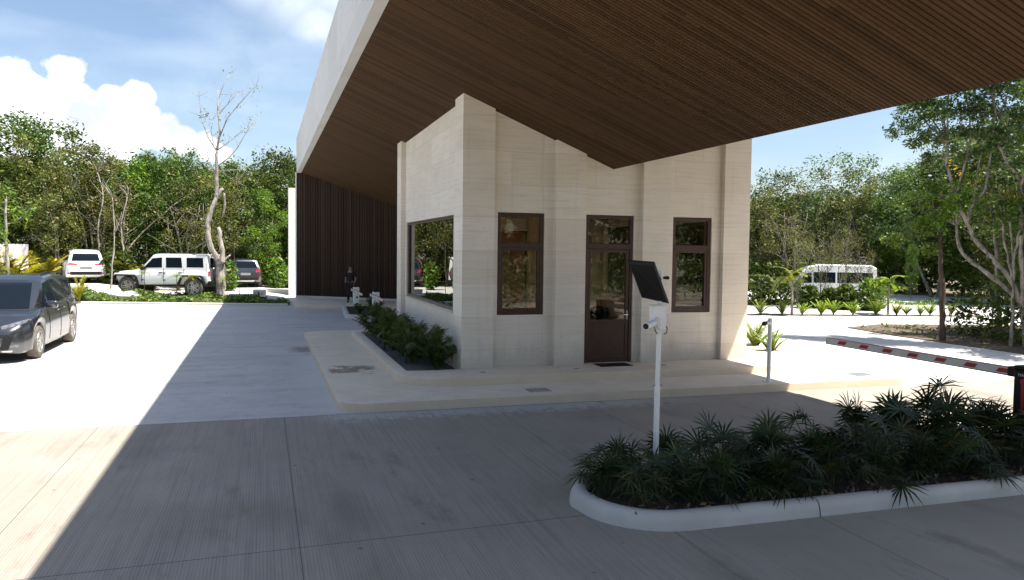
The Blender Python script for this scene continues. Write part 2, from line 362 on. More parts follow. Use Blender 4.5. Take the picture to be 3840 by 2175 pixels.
MT['leafA'] = leaf('dark_broadleaf', (.024, .052, .009), (.082, .128, .022), .3)
MT['leafB'] = leaf('olive_leaf', (.040, .060, .014), (.140, .165, .046), .3, (.22, .21, .09))
MT['leafC'] = leaf('fresh_green_leaf', (.042, .100, .010), (.115, .20, .024), .3)
MT['leafD'] = leaf('blue_green_fine_leaf', (.032, .070, .020), (.090, .145, .042), .3)
MT['flower'] = leaf('yellow_flower', (.5, .33, .02), (.7, .45, .03), .3)
MT['barkP'] = bark('pale_bark', (.15, .13, .105), (.46, .42, .37))
MT['barkM'] = bark('grey_bark', (.10, .085, .07), (.27, .24, .20))
MT['barkN'] = bark('mottled_bark', (.07, .065, .055), (.36, .335, .295))
MT['barkD'] = bark('brown_bark', (.030, .022, .016), (.10, .072, .05))
MT['skin'] = plain('skin', (.28, .15, .10), .6)
MT['cloth'] = plain('black_cloth', (.010, .010, .012), .9)
MT['jean'] = plain('navy_cloth', (.012, .014, .022), .9)
MT['hair'] = plain('black_hair', (.008, .007, .006), .6)

# ------------------------------------------------------------------ ground
def ss(t): t = max(0, min(1, t)); return t*t*(3-2*t)
def gz(x, y):
    a = .2*ss((y-22.3-.3*(-5-x)*.5)/1.6)*ss((-x-2.2)/.9)
    return a + .42*ss((-x-8.2)/3)*ss((y-24.5)/3.5)
def soilmask(x, y):
    d = math.hypot(x-CAM.x, y-CAM.y); az = math.degrees(math.atan2(x-CAM.x, y-CAM.y))
    if -80 < az < 12: return ss((d-46.5)/2)
    if az <= -80 or az > 120: return ss((y*-1-16.5)/2)*ss((x-1)/3)
    return max(ss((d-52)/3), ss((x-34)/3))
def grid_axis(a, b, fine0, fine1, f, c):
    out = []; v = a
    while v < b: out.append(v); v += f if fine0 <= v < fine1 else c
    return out+[b]
gx = grid_axis(-400, 400, -26, 42, .75, 11); gy = grid_axis(-400, 400, -18, 48, .75, 11)
g = MB(); nx = len(gx)
g.v = [(x, y, gz(x, y)) for y in gy for x in gx]
g.f = [(j*nx+i, j*nx+i+1, (j+1)*nx+i+1, (j+1)*nx+i) for j in range(len(gy)-1) for i in range(nx-1)]
me = g.mesh('ground', MT['ground'], True)
at = me.attributes.new('soil', 'FLOAT', 'POINT'); at.data.foreach_set('value', [soilmask(v[0], v[1]) for v in g.v])
tag(link('ground', me), kind='structure')

# raised platform round the booth: two stone steps
low = arc(-1.87, -1.57, .5, 180, 270)+arc(7.9, -1.5, .57, 270, 360)+arc(7.9, 8.07, .57, 0, 90)+arc(-1.8, 8.07, .57, 90, 180)
upp = arc(-.42, -.12, .8, 180, 270)+arc(5.9, -.12, .8, 270, 360)+arc(6.2, 7.3, .5, 0, 90)+arc(-1.0, 6.9, .25, 90, 180)
t = thing('stone_platform', 'two step beige stone platform carrying the guard booth', 'platform')
def slab(name, poly, z0, z1, m, parent, b=.018):
    bm = bm_from([(x, y, z0) for x, y in poly]+[(x, y, z1) for x, y in poly], [tuple(range(len(poly), 2*len(poly)))]+[(i, (i+1) % len(poly), len(poly)+(i+1) % len(poly), len(poly)+i) for i in range(len(poly))])
    top = [e for e in bm.edges if all(abs(v.co.z-z1) < 1e-6 for v in e.verts)]
    bmesh.ops.bevel(bm, geom=top, offset=b, segments=3, affect='EDGES', profile=.5)
    return MB().bm(bm).build(name, m, parent, True, 40)
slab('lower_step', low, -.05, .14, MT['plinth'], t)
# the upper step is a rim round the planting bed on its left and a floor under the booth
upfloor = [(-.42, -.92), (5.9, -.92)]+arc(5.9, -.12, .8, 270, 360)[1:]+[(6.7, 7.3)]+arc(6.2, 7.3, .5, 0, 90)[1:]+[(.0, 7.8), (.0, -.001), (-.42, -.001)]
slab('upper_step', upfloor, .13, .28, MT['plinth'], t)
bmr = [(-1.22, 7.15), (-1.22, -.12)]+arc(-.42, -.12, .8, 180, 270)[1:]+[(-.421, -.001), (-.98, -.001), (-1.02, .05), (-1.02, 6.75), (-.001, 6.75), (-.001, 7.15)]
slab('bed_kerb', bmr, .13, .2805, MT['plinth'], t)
bed = MB(); rs = random.Random(3)
for i in range(16):
    for j in range(60):
        bed.v.append((-1.03+i*1.04/15, -.02+j*6.79/59, .2+.03*rs.random()))
bed.f = [(i*60+j, (i+1)*60+j, (i+1)*60+j+1, i*60+j+1) for i in range(15) for j in range(59)]
tag(bed.build('planting_bed_soil', MT['gravel'], None, True), kind='structure')
# plates let into the platform
for i, (x, y) in enumerate([(.28, -.47), (2.09, -.43), (3.9, -.40)]):
    o = MB().prism(arc(x, y, .055, 0, 342, 19), .276, .286).build('floor_light', MT['grey'])
    tag(o, 'small round floor light in the upper step before the '+['corner pillar', 'wall left of the door', 'wall right of the door'][i], 'floor light', 'floor lights')
tag(MB().bbox(.72, 1.1, -1.78, -1.46, .136, .146, .003).build('cover_plate', MT['grey']), 'grey metal cover plate in the lower step below the corner pillar', 'cover plate', 'cover plates')
tag(MB().bbox(7.3, 7.75, -1.72, -1.36, .136, .146, .003).build('cover_plate', MT['grey']), 'sunlit cover plate at the right end of the lower step', 'cover plate', 'cover plates')
tag(MB().bbox(2.62, 3.28, -.36, .02, .279, .292, .004).build('door_mat', MT['black']), 'black rectangular mat lying in front of the booth door', 'door mat')

# ------------------------------------------------------------------ canopy
A_, S_, XL, XR, XO = 5.2498, .4032, -1.7242, 3.0159, -1.9173
def zs(x): return A_-S_*x if x < XR else A_-S_*XR+S_*(x-XR)
XE = 2*XR-XO; ZT = 7.607; YN = -11.0
def yend(x): return 24.6-.755*(x+1.9)
t = thing('entrance_canopy', 'huge canopy roof with pale stone fascia and brown slatted underside', 'canopy')
def skew(name, poly, m, y0=YN, d=0.0):                        # cross-section pushed to the slanting far end
    n = len(poly); vs = [(x, y0, z) for x, z in poly]+[(x, yend(x)+d, z) for x, z in poly]
    MB().add(vs, [(i, (i+1) % n, n+(i+1) % n, n+i) for i in range(n)]+[tuple(range(n-1, -1, -1)), tuple(range(n, 2*n))]).build(name, m, t)
zl = zs(XL)
skew('fascia', [(XO, zl), (XL, zl), (XL, ZT-.02), (XO, ZT-.02)], MT['fascia'])
skew('fascia', [(2*XR-XL, zl), (XE, zl), (XE, ZT-.02), (2*XR-XL, ZT-.02)], MT['fascia'])
skew('roof_deck', [(XL+.001, ZT-.35), (2*XR-XL-.001, ZT-.35), (2*XR-XL-.001, ZT-.05), (XL+.001, ZT-.05)], MT['roof'])
skew('backing', [(XL+.003, zl+.06), (XR, zs(XR)+.06), (2*XR-XL-.003, zl+.06), (2*XR-XL-.003, zl+.16), (XR, zs(XR)+.16), (XL+.003, zl+.16)], MT['dark'])
for nm, yy in (('near_gable', YN),):
    MB().prism_y([(XO, zl), (XR, zs(XR)), (XE, zl), (XE, ZT), (XO, ZT)], yy-.15, yy-.002).build(nm, MT['fascia'], t)
for side in (0, 1):
    s = MB(); y = YN+.02; th = .03; dn = .02
    while y < 24.6:
        x1 = min(XR, -1.9+(24.6-y)/.755) if not side else XR
        if side: x1 = min(2*XR-XL, -1.9+(24.6-y)/.755)
        xa, xb = (XL+.004, x1) if not side else (XR+.002, x1)
        # boards butt end to end at random lengths, so the tone changes along a row
        q = xa
        while q < xb-.05:
            e = min(xb, q+rs.uniform(1.6, 3.4)); e = xb if xb-e < .4 else e
            s.add([(x, yy, zs(x if not side else max(x, XR+1e-4))+h) for h in (0, th) for x in (q, e-.001) for yy in (y, y+.047)], [(0,1,3,2),(4,6,7,5),(0,2,6,4),(1,5,7,3),(0,4,5,1),(2,3,7,6)])
            q = e
        y += .07
    s.build('soffit_slats', MT['soffit'], t)

# slatted end wall, slanting in plan
t = thing('slatted_wall', 'tall dark brown wall of vertical wood slats closing the far end', 'wall')
wa = Vector((-1.90, 24.25)); wdir = Vector((4.13, -3.1)).normalized(); wn = Vector((wdir.y, -wdir.x)); WLEN = 11.9
def wp(u, v, z): p = wa+wdir*u+wn*v; return (p.x, p.y, z)
s = MB(); s2 = MB(); u = .0
while u < WLEN:
    for k, (wd, dp) in enumerate(((.052, .05), (.052, .032))):
        a0 = u+k*.068; z0, z1 = zs(wa.x+wdir.x*a0)+.035, zs(wa.x+wdir.x*(a0+wd))+.035
        s.add([wp(a, v, z) for a, zt in ((a0, z0), (a0+wd, z1)) for v in (0, dp) for z in (.22, zt)], [(0,2,3,1),(4,5,7,6),(0,1,5,4),(2,6,7,3),(1,3,7,5),(0,4,6,2)])
    u += .136
s.build('slats', MT['slat'], t)
bk = MB(); bk.add([wp(a, v, z) for a in (0, WLEN) for v in (-.2, -.002) for z in (.1, zs(wa.x+wdir.x*a)+.05)], [(0,2,3,1),(4,5,7,6),(0,1,5,4),(2,6,7,3),(1,3,7,5),(0,4,6,2)]).build('backing', MT['dark'], t)
MB().add([wp(a, v, z) for a in (-.06, 0) for v in (-.25, .06) for z in (.1, zs(XL)+.02)], [(0,2,3,1),(4,5,7,6),(0,1,5,4),(2,6,7,3),(1,3,7,5),(0,4,6,2)]).build('end_trim', MT['whitewall'], t)
MB().add([wp(a, v, z) for a in (0.0, WLEN) for v in (-.1, .07) for z in (.10, .215)], [(0,2,3,1),(4,5,7,6),(0,1,5,4),(2,6,7,3),(1,3,7,5),(0,4,6,2)]).build('base_kerb', MT['kerb'], t)
pf = [(-2.2, 18.55), (.2, 18.15), (4.2, 17.5), (4.2, 19.6), (-1.9, 24.3), (-2.35, 24.3)]
tag(slab('far_pavement', pf, -.05, .115, MT['plinth'], None), kind='structure')
t = tag(MB().bbox(-2.22, -1.55, 27.0, 27.35, -.1, 5.44, .01).build('wall_pier', MT['whitewall']), 'narrow white wall pier standing in the sun behind the slatted wall', 'wall')
o = MB().bbox(-4.4, -1.6, 27.6, 28.6, .0, .32, .02).bbox(-3.9, -3.3, 25.2, 25.7, .0, .42, .02).build('low_kerb_wall', MT['kerb'])
tag(o, 'low concrete kerb wall beside the white pier', 'kerb wall')

# ------------------------------------------------------------------ guard booth
WP_, WB_, PR = .6011, 1.206, .1125
px = [0, WP_, WP_+WB_, 2*WP_+WB_, 2*WP_+2*WB_, 3*WP_+2*WB_, 3*WP_+3*WB_, 4*WP_+3*WB_]
XM = px[7]; YB = 7.2; ZF = .281
booth = thing('guard_booth', 'pale travertine guard booth with brown window frames under the canopy', 'booth', (0, 0, 0))
def front_wall(yf, yb, opens, name):                          # wall with openings whose head follows the roof
    cuts = sorted({px[0]+.11, XR, XM-.002}|{q for o in opens for q in o[:2]}); b = MB()
    for a, c in zip(cuts[:-1], cuts[1:]):
        op = [o for o in opens if o[0] <= a+1e-6 and o[1] >= c-1e-6]
        parts = [(ZF, op[0][2]), (op[0][3], None)] if op else [(ZF, None)]
        for z0, z1 in parts:
            if z1 is not None and z1-z0 < .02: continue
            q = (zs(a)+.02, zs(c)+.02) if z1 is None else (z1, z1)
            for y, fl in ((yf, 0), (yb, 1)):
                f = [(a, y, z0), (c, y, z0), (c, y, q[1]), (a, y, q[0])]
                b.add(f if not fl else f[::-1], [(0, 1, 2, 3)])
    for x0, x1, z0, z1 in opens:
        b.add([(x, y, z) for x in (x0, x1) for z in (z0, z1) for y in (yf, yb)], [(0,1,3,2),(4,6,7,5),(0,4,5,1),(2,3,7,6)])
    return b.build(name, MT['stone'], booth)
W1 = (.698, 1.616, 1.2444, 3.152); DR = (2.4633, 3.479, ZF, 3.152); W3 = (4.3338, 5.2148, 1.2444, 3.152)
front_wall(PR, PR+.22, [W1, DR, W3], 'wall')
BK = (3.0, 3.62, .85, 3.0); front_wall(YB-.02, YB-.24, [BK], 'wall')
SX = .11; SW = (1.15, 6.39, 1.25, 3.13)
def side_wall(xf, xb, op, name):
    b = MB(); ys = [.115, op[0], op[1], YB-.02]
    for x in (xf, xb):
        zt = zs(x)+.02
        for y0, y1, z0, z1 in ((ys[0], ys[1], ZF-.1, zt), (ys[1], ys[2], ZF-.1, op[2]), (ys[1], ys[2], op[3], zt), (ys[2], ys[3], ZF-.1, zt)):
            b.add([(x, y0, z0), (x, y1, z0), (x, y1, z1), (x, y0, z1)], [(0, 1, 2, 3)])
    y0, y1, z0, z1 = op
    b.add([(x, y, z) for y in (y0, y1) for z in (z0, z1) for x in (xf, xb)], [(0,1,3,2),(4,6,7,5),(0,4,5,1),(2,3,7,6)])
    return b.build(name, MT['stone'], booth)
side_wall(SX, SX+.22, SW, 'wall'); side_wall(XM-.11, XM-.33, (1.15, 6.39, 1.25, 3.13), 'wall')
def pillar(x0, x1, y0, y1):
    b = MB(); xs_ = [x0]+([XR] if x0 < XR < x1 else [])+[x1]
    b.prism_y([(x0, ZF), (x1, ZF)]+[(x, zs(x)+.025) for x in reversed(xs_)], y0, y1); return b.build('pillar', MT['stone'], booth)
pillar(px[0], px[1], 0, .62); pillar(px[2], px[3], 0, PR+.1); pillar(px[4], px[5], 0, PR+.1); pillar(px[6], px[7], 0, .62)
pillar(px[0], px[1], 6.58, YB); pillar(px[6], px[7], 6.58, YB)
MB().box(.12, XM-.12, PR+.01, YB-.03, ZF-.02, ZF+.004).build('interior_floor', MT['plinth'], booth)
MB().box(.34, XM-.34, PR+.23, YB-.25, 3.35, 3.42).build('ceiling', MT['plaster'], booth)
for (a, b_, c, d_) in ((.335, .35, PR+.24, 1.1), (.335, .35, 6.42, YB-.26), (.35, 2.99, YB-.262, YB-.248), (3.63, XM-.35, YB-.262, YB-.248), (XM-.35, XM-.335, PR+.24, 1.13), (XM-.35, XM-.335, 6.41, YB-.27)):
    MB().box(a, b_, c, d_, ZF+.005, 3.345).build('interior_lining', MT['plaster'], booth)
def frame_x(name, o, y, wd=.07, dp=.09, trans=None, glass='glass', part='pane', pieces=True):   # window in an xz plane
    x0, x1, z0, z1 = o; g_ = .004; f = MB()
    f.bbox(x0+g_, x0+wd, y, y+dp, z0+g_, z1-g_, .006); f.bbox(x1-wd, x1-g_, y, y+dp, z0+g_, z1-g_, .006)
    f.bbox(x0+wd-.002, x1-wd+.002, y+.002, y+dp-.002, z1-wd, z1-g_, .006); f.bbox(x0+wd-.002, x1-wd+.002, y+.002, y+dp-.002, z0+g_, z0+wd, .006)
    if trans:
        f.bbox(x0+wd-.002, x1-wd+.002, y-.004, y+dp-.004, trans-.05, trans+.05, .006)
        i = .05; a, b_ = x0+wd, x1-wd; za, zb = z0+wd, trans-.05     # opening sash
        for q in ((a-.001, a+i, za, zb), (b_-i, b_+.001, za, zb)): f.bbox(q[0], q[1], y+.012, y+dp-.012, q[2], q[3], .004)
        for q in ((za-.001, za+i), (zb-i, zb+.001)): f.bbox(a+i-.002, b_-i+.002, y+.014, y+dp-.014, q[0], q[1], .004)
    wnd = f.build(name, MT['frame'], booth)
    if trans:
        MB().box(x0+wd-.01, x1-wd+.01, y+.045, y+.053, trans+.04, z1-wd+.01).build(part, MT[glass], wnd)
        MB().box(x0+wd+.03, x1-wd-.03, y+.045, y+.053, z0+wd+.03, trans-.08).build(part, MT[glass], wnd)
    else: MB().box(x0+wd-.01, x1-wd+.01, y+.045, y+.053, z0+wd-.01, z1-wd+.01).build(part, MT[glass], wnd)
    return wnd
frame_x('window', W1, PR+.03, trans=2.545); frame_x('window', W3, PR+.03, trans=2.545); frame_x('window', BK, YB-.2, trans=None)
# door: frame, transom pane, leaf with glass over a solid panel
x0, x1, z0, z1 = DR; y = PR+.035; f = MB()
f.bbox(x0+.004, x0+.06, y, y+.1, z0+.002, z1-.004, .006); f.bbox(x1-.06, x1-.004, y, y+.1, z0+.002, z1-.004, .006)
f.bbox(x0+.058, x1-.058, y+.002, y+.098, z1-.07, z1-.004, .006); f.bbox(x0+.058, x1-.058, y-.004, y+.094, 2.5, 2.6, .006)
door = f.build('door', MT['frame'], booth)
MB().box(x0+.05, x1-.05, y+.045, y+.053, 2.59, z1-.06).build('pane', MT['glass'], door)
MB().box(x0+.12, x1-.12, y+.045, y+.053, 1.09, 2.44).build('pane', MT['glass'], door)
f = MB()
for q in ((x0+.062, x0+.13), (x1-.13, x1-.062)): f.bbox(q[0], q[1], y+.02, y+.08, z0+.008, 2.498, .004)
f.bbox(x0+.128, x1-.128, y+.022, y+.078, 2.43, 2.497, .004); f.bbox(x0+.128, x1-.128, y+.022, y+.078, 1.06, 1.12, .004); f.bbox(x0+.128, x1-.128, y+.022, y+.078, z0+.008, .40, .004)
f.bbox(x0+.128, x1-.128, y+.034, y+.066, .398, 1.062, .003)
f.build('leaf', MT['frame'], door)
MB().tube([(x1-.095, y+.02, 1.22), (x1-.095, y-.035, 1.22), (x1-.2, y-.04, 1.22)], .01, 8).build('handle', MT['chrome'], door)
MB().bbox(x1-.115, x1-.075, y+.012, y+.022, 1.12, 1.3, .003).build('lock_plate', MT['grey'], door)
# side window: one wide reflecting pane
y0, y1, z0, z1 = SW; xq = SX+.03; f = MB()
f.bbox(xq, xq+.09, y0+.004, y0+.07, z0+.004, z1-.004, .006); f.bbox(xq, xq+.09, y1-.14, y1-.004, z0+.004, z1-.004, .006)
f.bbox(xq+.002, xq+.088, y0+.068, y1-.138, z1-.06, z1-.004, .006); f.bbox(xq+.002, xq+.088, y0+.068, y1-.138, z0+.004, z0+.06, .006)
sw = f.build('window', MT['frame'], booth); sw['label'] = 'wide single pane window in the left side wall'
MB().box(xq+.04, xq+.048, y0+.06, y1-.13, z0+.05, z1-.05).build('pane', MT['sideglass'], sw)
MB().bbox(SX-.03, SX+.04, y0-.02, y1+.02, z0-.035, z0-.002, .006).build('sill', MT['plinth'], booth)
f = MB(); f.bbox(XM-.2, XM-.12, 1.154, 6.386, 1.255, 1.32, .005); f.bbox(XM-.2, XM-.12, 1.154, 6.386, 3.06, 3.125, .005); f.bbox(XM-.198, XM-.122, 1.154, 1.23, 1.318, 3.062, .005); f.bbox(XM-.198, XM-.122, 6.31, 6.386, 1.318, 3.062, .005); f.bbox(XM-.198, XM-.122, 3.73, 3.81, 1.318, 3.062, .005)
sw = f.build('window', MT['frame'], booth); MB().box(XM-.165, XM-.157, 1.22, 6.32, 1.31, 3.07).build('pane', MT['glass'], sw)
MB().bbox(.9, 2.75, 4.6, 4.75, ZF+.006, 2.9, .01).build('wood_panel', plain('orange_wood', (.36, .15, .06), .5, vary=.25), booth)
# inside: a desk with a folder rack and a chair
t = thing('desk', 'dark desk inside the booth behind the door glass', 'desk', (2.9, 1.35, ZF))
MB().bbox(-.75, .95, -.35, .35, .72, .76, .008).build('desk_top', MT['frame'], t)
for a in (-.7, .9): MB().bbox(a-.03, a+.03, -.32, .32, .006, .72, .006).build('leg', MT['black'], t)
o = MB()
for k in range(3): o.bbox(2.83+k*.085, 2.905+k*.085, 1.25, 1.5, ZF+.761, ZF+1.08, .006, None)
tag(o.build('folder', MT['white']), 'white box folders standing on the desk inside the booth', 'folders')
o = MB().ball((3.24, 1.25, ZF+.9), .2, 14, (1, .7, .7)).ball((3.42, 1.3, ZF+.87), .13, 12)
tag(o.build('bag', MT['black'], None, True), 'black bag lying on the desk inside the booth', 'bag')
t = thing('office_chair', 'black office chair inside the booth behind the left window', 'chair', (1.35, 1.9, ZF))
MB().bbox(-.24, .24, -.24, .24, .44, .52, .03).build('seat', MT['black'], t); MB().bbox(-.23, .23, .2, .27, .56, 1.1, .03).build('backrest', MT['black'], t)
MB().tube([(0, 0, .07), (0, 0, .44)], .03).build('post', MT['grey'], t)
f = MB()
for k in range(5): f.tube([(0, 0, .1), (.28*math.cos(k*1.257), .28*math.sin(k*1.257), .03)], .02, 6)
f.build('base', MT['black'], t)

# ------------------------------------------------------------------ palms and other plants
def blade(b, p, d, up, L, wd, droop=.25):
    # narrow leaf of two segments from p along d, bending towards the ground
    side = d.cross(up)
    side = side.normalized() if side.length > 1e-4 else Vector((1, 0, 0))
    m = p+d*L*.5+Vector((0, 0, -droop*L*.12)); e = p+d*L*.97+Vector((0, 0, -droop*L*.5))
    b.add([p-side*wd*.25, p+side*wd*.25, m-side*wd*.5, m+side*wd*.5, e], [(0, 1, 3, 2), (2, 3, 4)])
def fan_palm(seed, leaves=11, H=.55, fan=.34, stem=0.0):
    r = random.Random(seed); b = MB()
    if stem: b.tube([(0, 0, -.05), (.02, 0, stem)], [.03, .022], 6)
    for k in range(leaves):
        az = k*2.4+r.uniform(-.4, .4); el = R(r.choice((80, 62, 50, 35, 20)) + r.uniform(-8, 8))
        d = Vector((math.cos(az)*math.cos(el), math.sin(az)*math.cos(el), math.sin(el)))
        L = H*r.uniform(.65, 1.1); p0 = Vector((0, 0, stem*r.uniform(.6, 1))); tip = p0+d*L+Vector((0, 0, -.05*L*math.cos(el)))
        b.tube([p0, p0+d*L*.5+Vector((0, 0, .02)), tip], .006, 4)
        # the fan lies in a plane tilted outwards
        t2 = (d+Vector((0, 0, -.35-.3*r.random()))).normalized(); s_ = t2.cross(Vector((0, 0, 1))).normalized()
        s_ = Quaternion(t2, r.uniform(-.6, .6)) @ s_; nrm = s_.cross(t2).normalized()
        nb = r.randint(12, 16); F = fan*r.uniform(.85, 1.25)
        for q in range(nb):
            a = (q/(nb-1)-.5)*R(235)
            dd = (t2*math.cos(a)+s_*math.sin(a)+nrm*r.uniform(-.10, .10)).normalized()
            blade(b, tip, dd, nrm, F*(.72+.28*math.cos(a*.6))*r.uniform(.85, 1.08), .027, .35+.4*r.random())
    return b
def pinnate(seed, fronds=9, L=.8, leaflet=.22, trunk=0.0, wd=.03, lift=(35, 80), n=13, tr=.05, dr=(9, 14)):
    r = random.Random(seed); b = MB(); tb = MB()
    if trunk: tb.tube([(0, 0, -.1), (.02, .01, trunk*.5), (.0, .0, trunk)], [tr*1.25, tr, tr*.7], 8)
    for k in range(fronds):
        az = k*2.4+r.uniform(-.5, .5); el = R(r.uniform(*lift)); h = Vector((math.cos(az), math.sin(az), 0)); LL = L*r.uniform(.7, 1.1)
        pts = []; p = Vector((0, 0, trunk)); e = el
        for q in range(9):
            pts.append(p.copy()); d = h*math.cos(e)+Vector((0, 0, math.sin(e))); p = p+d*LL/8; e -= R(r.uniform(*dr))
        b.tube(pts, [.012*(1-q/10)*max(1, L) for q in range(9)], 4)
        for q in range(n):
            f = (.22+.78*q/(n-1))*8; i = min(7, int(f)); pp = pts[i].lerp(pts[i+1], f-i); t_ = (pts[i+1]-pts[i]).normalized()
            sd = t_.cross(Vector((0, 0, 1)))
            if sd.length < .01: continue
            sd.normalize(); ll = leaflet*(1-.5*abs(q/(n-1)-.4))*r.uniform(.85, 1.15)
            for s_ in (-1, 1):
                d = (sd*s_*.8+t_*.55+Vector((0, 0, .25))).normalized(); blade(b, pp, d, Vector((0, 0, 1)), ll, wd, .5)
    return b, tb
def broad_shrub(seed, w, h, n, size):
    r = random.Random(seed); b = MB()
    for k in range(n):
        a = r.uniform(0, 6.28); rr = math.sqrt(r.random()); z = r.random()
        sh = math.sin(math.pi*(.12+.8*z))**.6
        p = Vector((w*rr*sh*math.cos(a), w*rr*sh*math.sin(a), h*z)); leafquad(b, r, p, size*r.uniform(.7, 1.3))
    return b
def leafquad(b, r, p, s):
    s *= r.uniform(.6, 1.35); n = Vector((r.gauss(0, .6), r.gauss(0, .6), r.gauss(.75, .5))).normalized(); a = n.orthogonal().normalized()
    a = Quaternion(n, r.uniform(0, 6.28)) @ a; c = n.cross(a)
    b.add([p-a*s, p+c*s*.42-a*s*.1, p+a*s, p-c*s*.42-a*s*.1], [(0, 1, 2, 3)])

# island bed with a rounded white kerb in the near lane
outl = arc(.17, -6.98, .77, 180, 270, 10)+[(7.3, -7.80), (7.3, -5.15), (6.0, -5.2)]+arc(.17, -6.98, .80, 95, 180, 10)[:-1]
def kerb_ring(name, poly, wd, h, m, label):
    b = MB(); prof = [(0, -.03), (0.012, h*.45), (.03, h*.8), (.065, h*.97), (.10, h), (wd-.02, h*.97), (wd, h*.85), (wd, .03)]
    rings = [[(*p, z) for p in offset_poly(poly, o)] for o, z in prof]; n = len(poly)
    for ring in rings: b.v += ring
    b.f = [(i*n+q, i*n+(q+1) % n, (i+1)*n+(q+1) % n, (i+1)*n+q) for i in range(len(prof)-1) for q in range(n)]
    o = b.build(name, m, None, True, 50); return tag(o, label, 'kerb')
k = kerb_ring('bed_kerb', outl, .17, .15, MT['kerb'], 'rounded white concrete kerb round the fan palm bed in the foreground')
jb = MB(); kp = [(-.002, .0), (.010, .068), (.028, .122), (.063, .1475), (.10, .1525), (.15, .148)]
for x in (1.52, 4.0):
    y0 = -7.752-.005*x; jb.add([(x+dx, y0+a, z) for dx in (-.005, .005) for a, z in kp], [(q, q+1, 7+q, 6+q) for q in range(5)])
jb.build('kerb_joint', MT['mulch'], k)
so = MB(); inn = offset_poly(outl, .16); nI = 70
for i in range(nI):
    for j in range(22): so.v.append((-.45+7.62*i/(nI-1), -7.64+(min(1.0, .25+i*.22)*(1.32+.011*i))*j/21+(.55*(1-min(1.0, .25+i*.22))), .085+.035*rs.random()+.03*math.sin(i*.5)*math.sin(j*.4)))
so.f = [(i*22+j, (i+1)*22+j, (i+1)*22+j+1, i*22+j+1) for i in range(nI-1) for j in range(21)]
tag(so.build('island_soil', MT['soil'], None, True), kind='structure')
lt = MB(); rl_ = random.Random(77)
for _ in range(420): leafquad(lt, rl_, Vector((rl_.uniform(-.3, 6.5), -7.6+abs(rl_.gauss(0, .25)), .135)), .035)
tag(lt.build('leaf_litter', leaf('dry_leaf', (.07, .05, .03), (.22, .16, .09), .1)), 'dry leaves lying on the island soil', kind='stuff')
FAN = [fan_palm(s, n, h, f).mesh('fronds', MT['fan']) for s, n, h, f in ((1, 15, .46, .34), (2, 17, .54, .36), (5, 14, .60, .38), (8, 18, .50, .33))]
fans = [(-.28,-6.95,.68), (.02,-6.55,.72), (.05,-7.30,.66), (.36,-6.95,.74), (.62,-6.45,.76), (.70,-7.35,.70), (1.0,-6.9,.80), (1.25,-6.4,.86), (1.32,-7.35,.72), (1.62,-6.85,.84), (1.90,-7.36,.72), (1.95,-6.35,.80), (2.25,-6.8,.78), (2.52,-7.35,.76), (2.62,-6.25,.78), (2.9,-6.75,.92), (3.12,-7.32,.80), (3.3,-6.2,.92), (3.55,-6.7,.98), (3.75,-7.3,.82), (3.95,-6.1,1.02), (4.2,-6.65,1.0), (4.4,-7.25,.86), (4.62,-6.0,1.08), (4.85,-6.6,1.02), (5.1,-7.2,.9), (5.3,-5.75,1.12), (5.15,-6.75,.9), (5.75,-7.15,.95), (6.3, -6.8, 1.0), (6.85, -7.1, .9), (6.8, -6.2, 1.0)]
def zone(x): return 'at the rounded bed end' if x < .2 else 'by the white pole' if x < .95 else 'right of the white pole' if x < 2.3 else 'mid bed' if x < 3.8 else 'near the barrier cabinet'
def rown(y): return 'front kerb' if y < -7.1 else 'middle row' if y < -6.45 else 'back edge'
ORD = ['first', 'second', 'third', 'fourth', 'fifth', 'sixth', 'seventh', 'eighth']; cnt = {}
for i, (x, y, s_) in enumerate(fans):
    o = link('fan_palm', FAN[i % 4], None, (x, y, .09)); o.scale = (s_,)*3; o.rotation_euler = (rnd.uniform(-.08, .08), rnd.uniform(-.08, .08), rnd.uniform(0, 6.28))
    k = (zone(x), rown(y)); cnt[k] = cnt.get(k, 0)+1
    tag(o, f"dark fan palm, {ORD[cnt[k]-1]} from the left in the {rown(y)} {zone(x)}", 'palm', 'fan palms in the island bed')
# palms in the bed beside the booth
PL = []
for s in range(4):
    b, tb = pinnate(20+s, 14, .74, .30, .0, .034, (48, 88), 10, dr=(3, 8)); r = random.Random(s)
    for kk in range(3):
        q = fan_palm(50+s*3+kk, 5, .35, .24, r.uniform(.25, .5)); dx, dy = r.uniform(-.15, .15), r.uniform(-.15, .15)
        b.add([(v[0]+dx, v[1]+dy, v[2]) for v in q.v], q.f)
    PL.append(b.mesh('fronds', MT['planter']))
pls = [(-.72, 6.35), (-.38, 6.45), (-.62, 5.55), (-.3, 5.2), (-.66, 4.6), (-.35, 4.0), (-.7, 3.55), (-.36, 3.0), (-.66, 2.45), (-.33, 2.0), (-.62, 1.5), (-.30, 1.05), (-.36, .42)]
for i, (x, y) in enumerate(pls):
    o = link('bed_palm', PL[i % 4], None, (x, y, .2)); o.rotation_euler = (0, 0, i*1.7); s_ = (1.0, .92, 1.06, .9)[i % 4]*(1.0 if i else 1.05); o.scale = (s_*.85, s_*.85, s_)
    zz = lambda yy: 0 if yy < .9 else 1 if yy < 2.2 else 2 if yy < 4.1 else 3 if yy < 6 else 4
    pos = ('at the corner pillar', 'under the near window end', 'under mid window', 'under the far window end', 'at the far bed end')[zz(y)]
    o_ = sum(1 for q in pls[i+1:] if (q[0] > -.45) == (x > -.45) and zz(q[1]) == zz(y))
    tag(o, f"green palm {'against the booth wall' if x > -.45 else 'by the stone bed kerb'} {pos}, {['nearest', 'second', 'third'][o_]} one", 'palm', 'palms in the bed beside the booth')

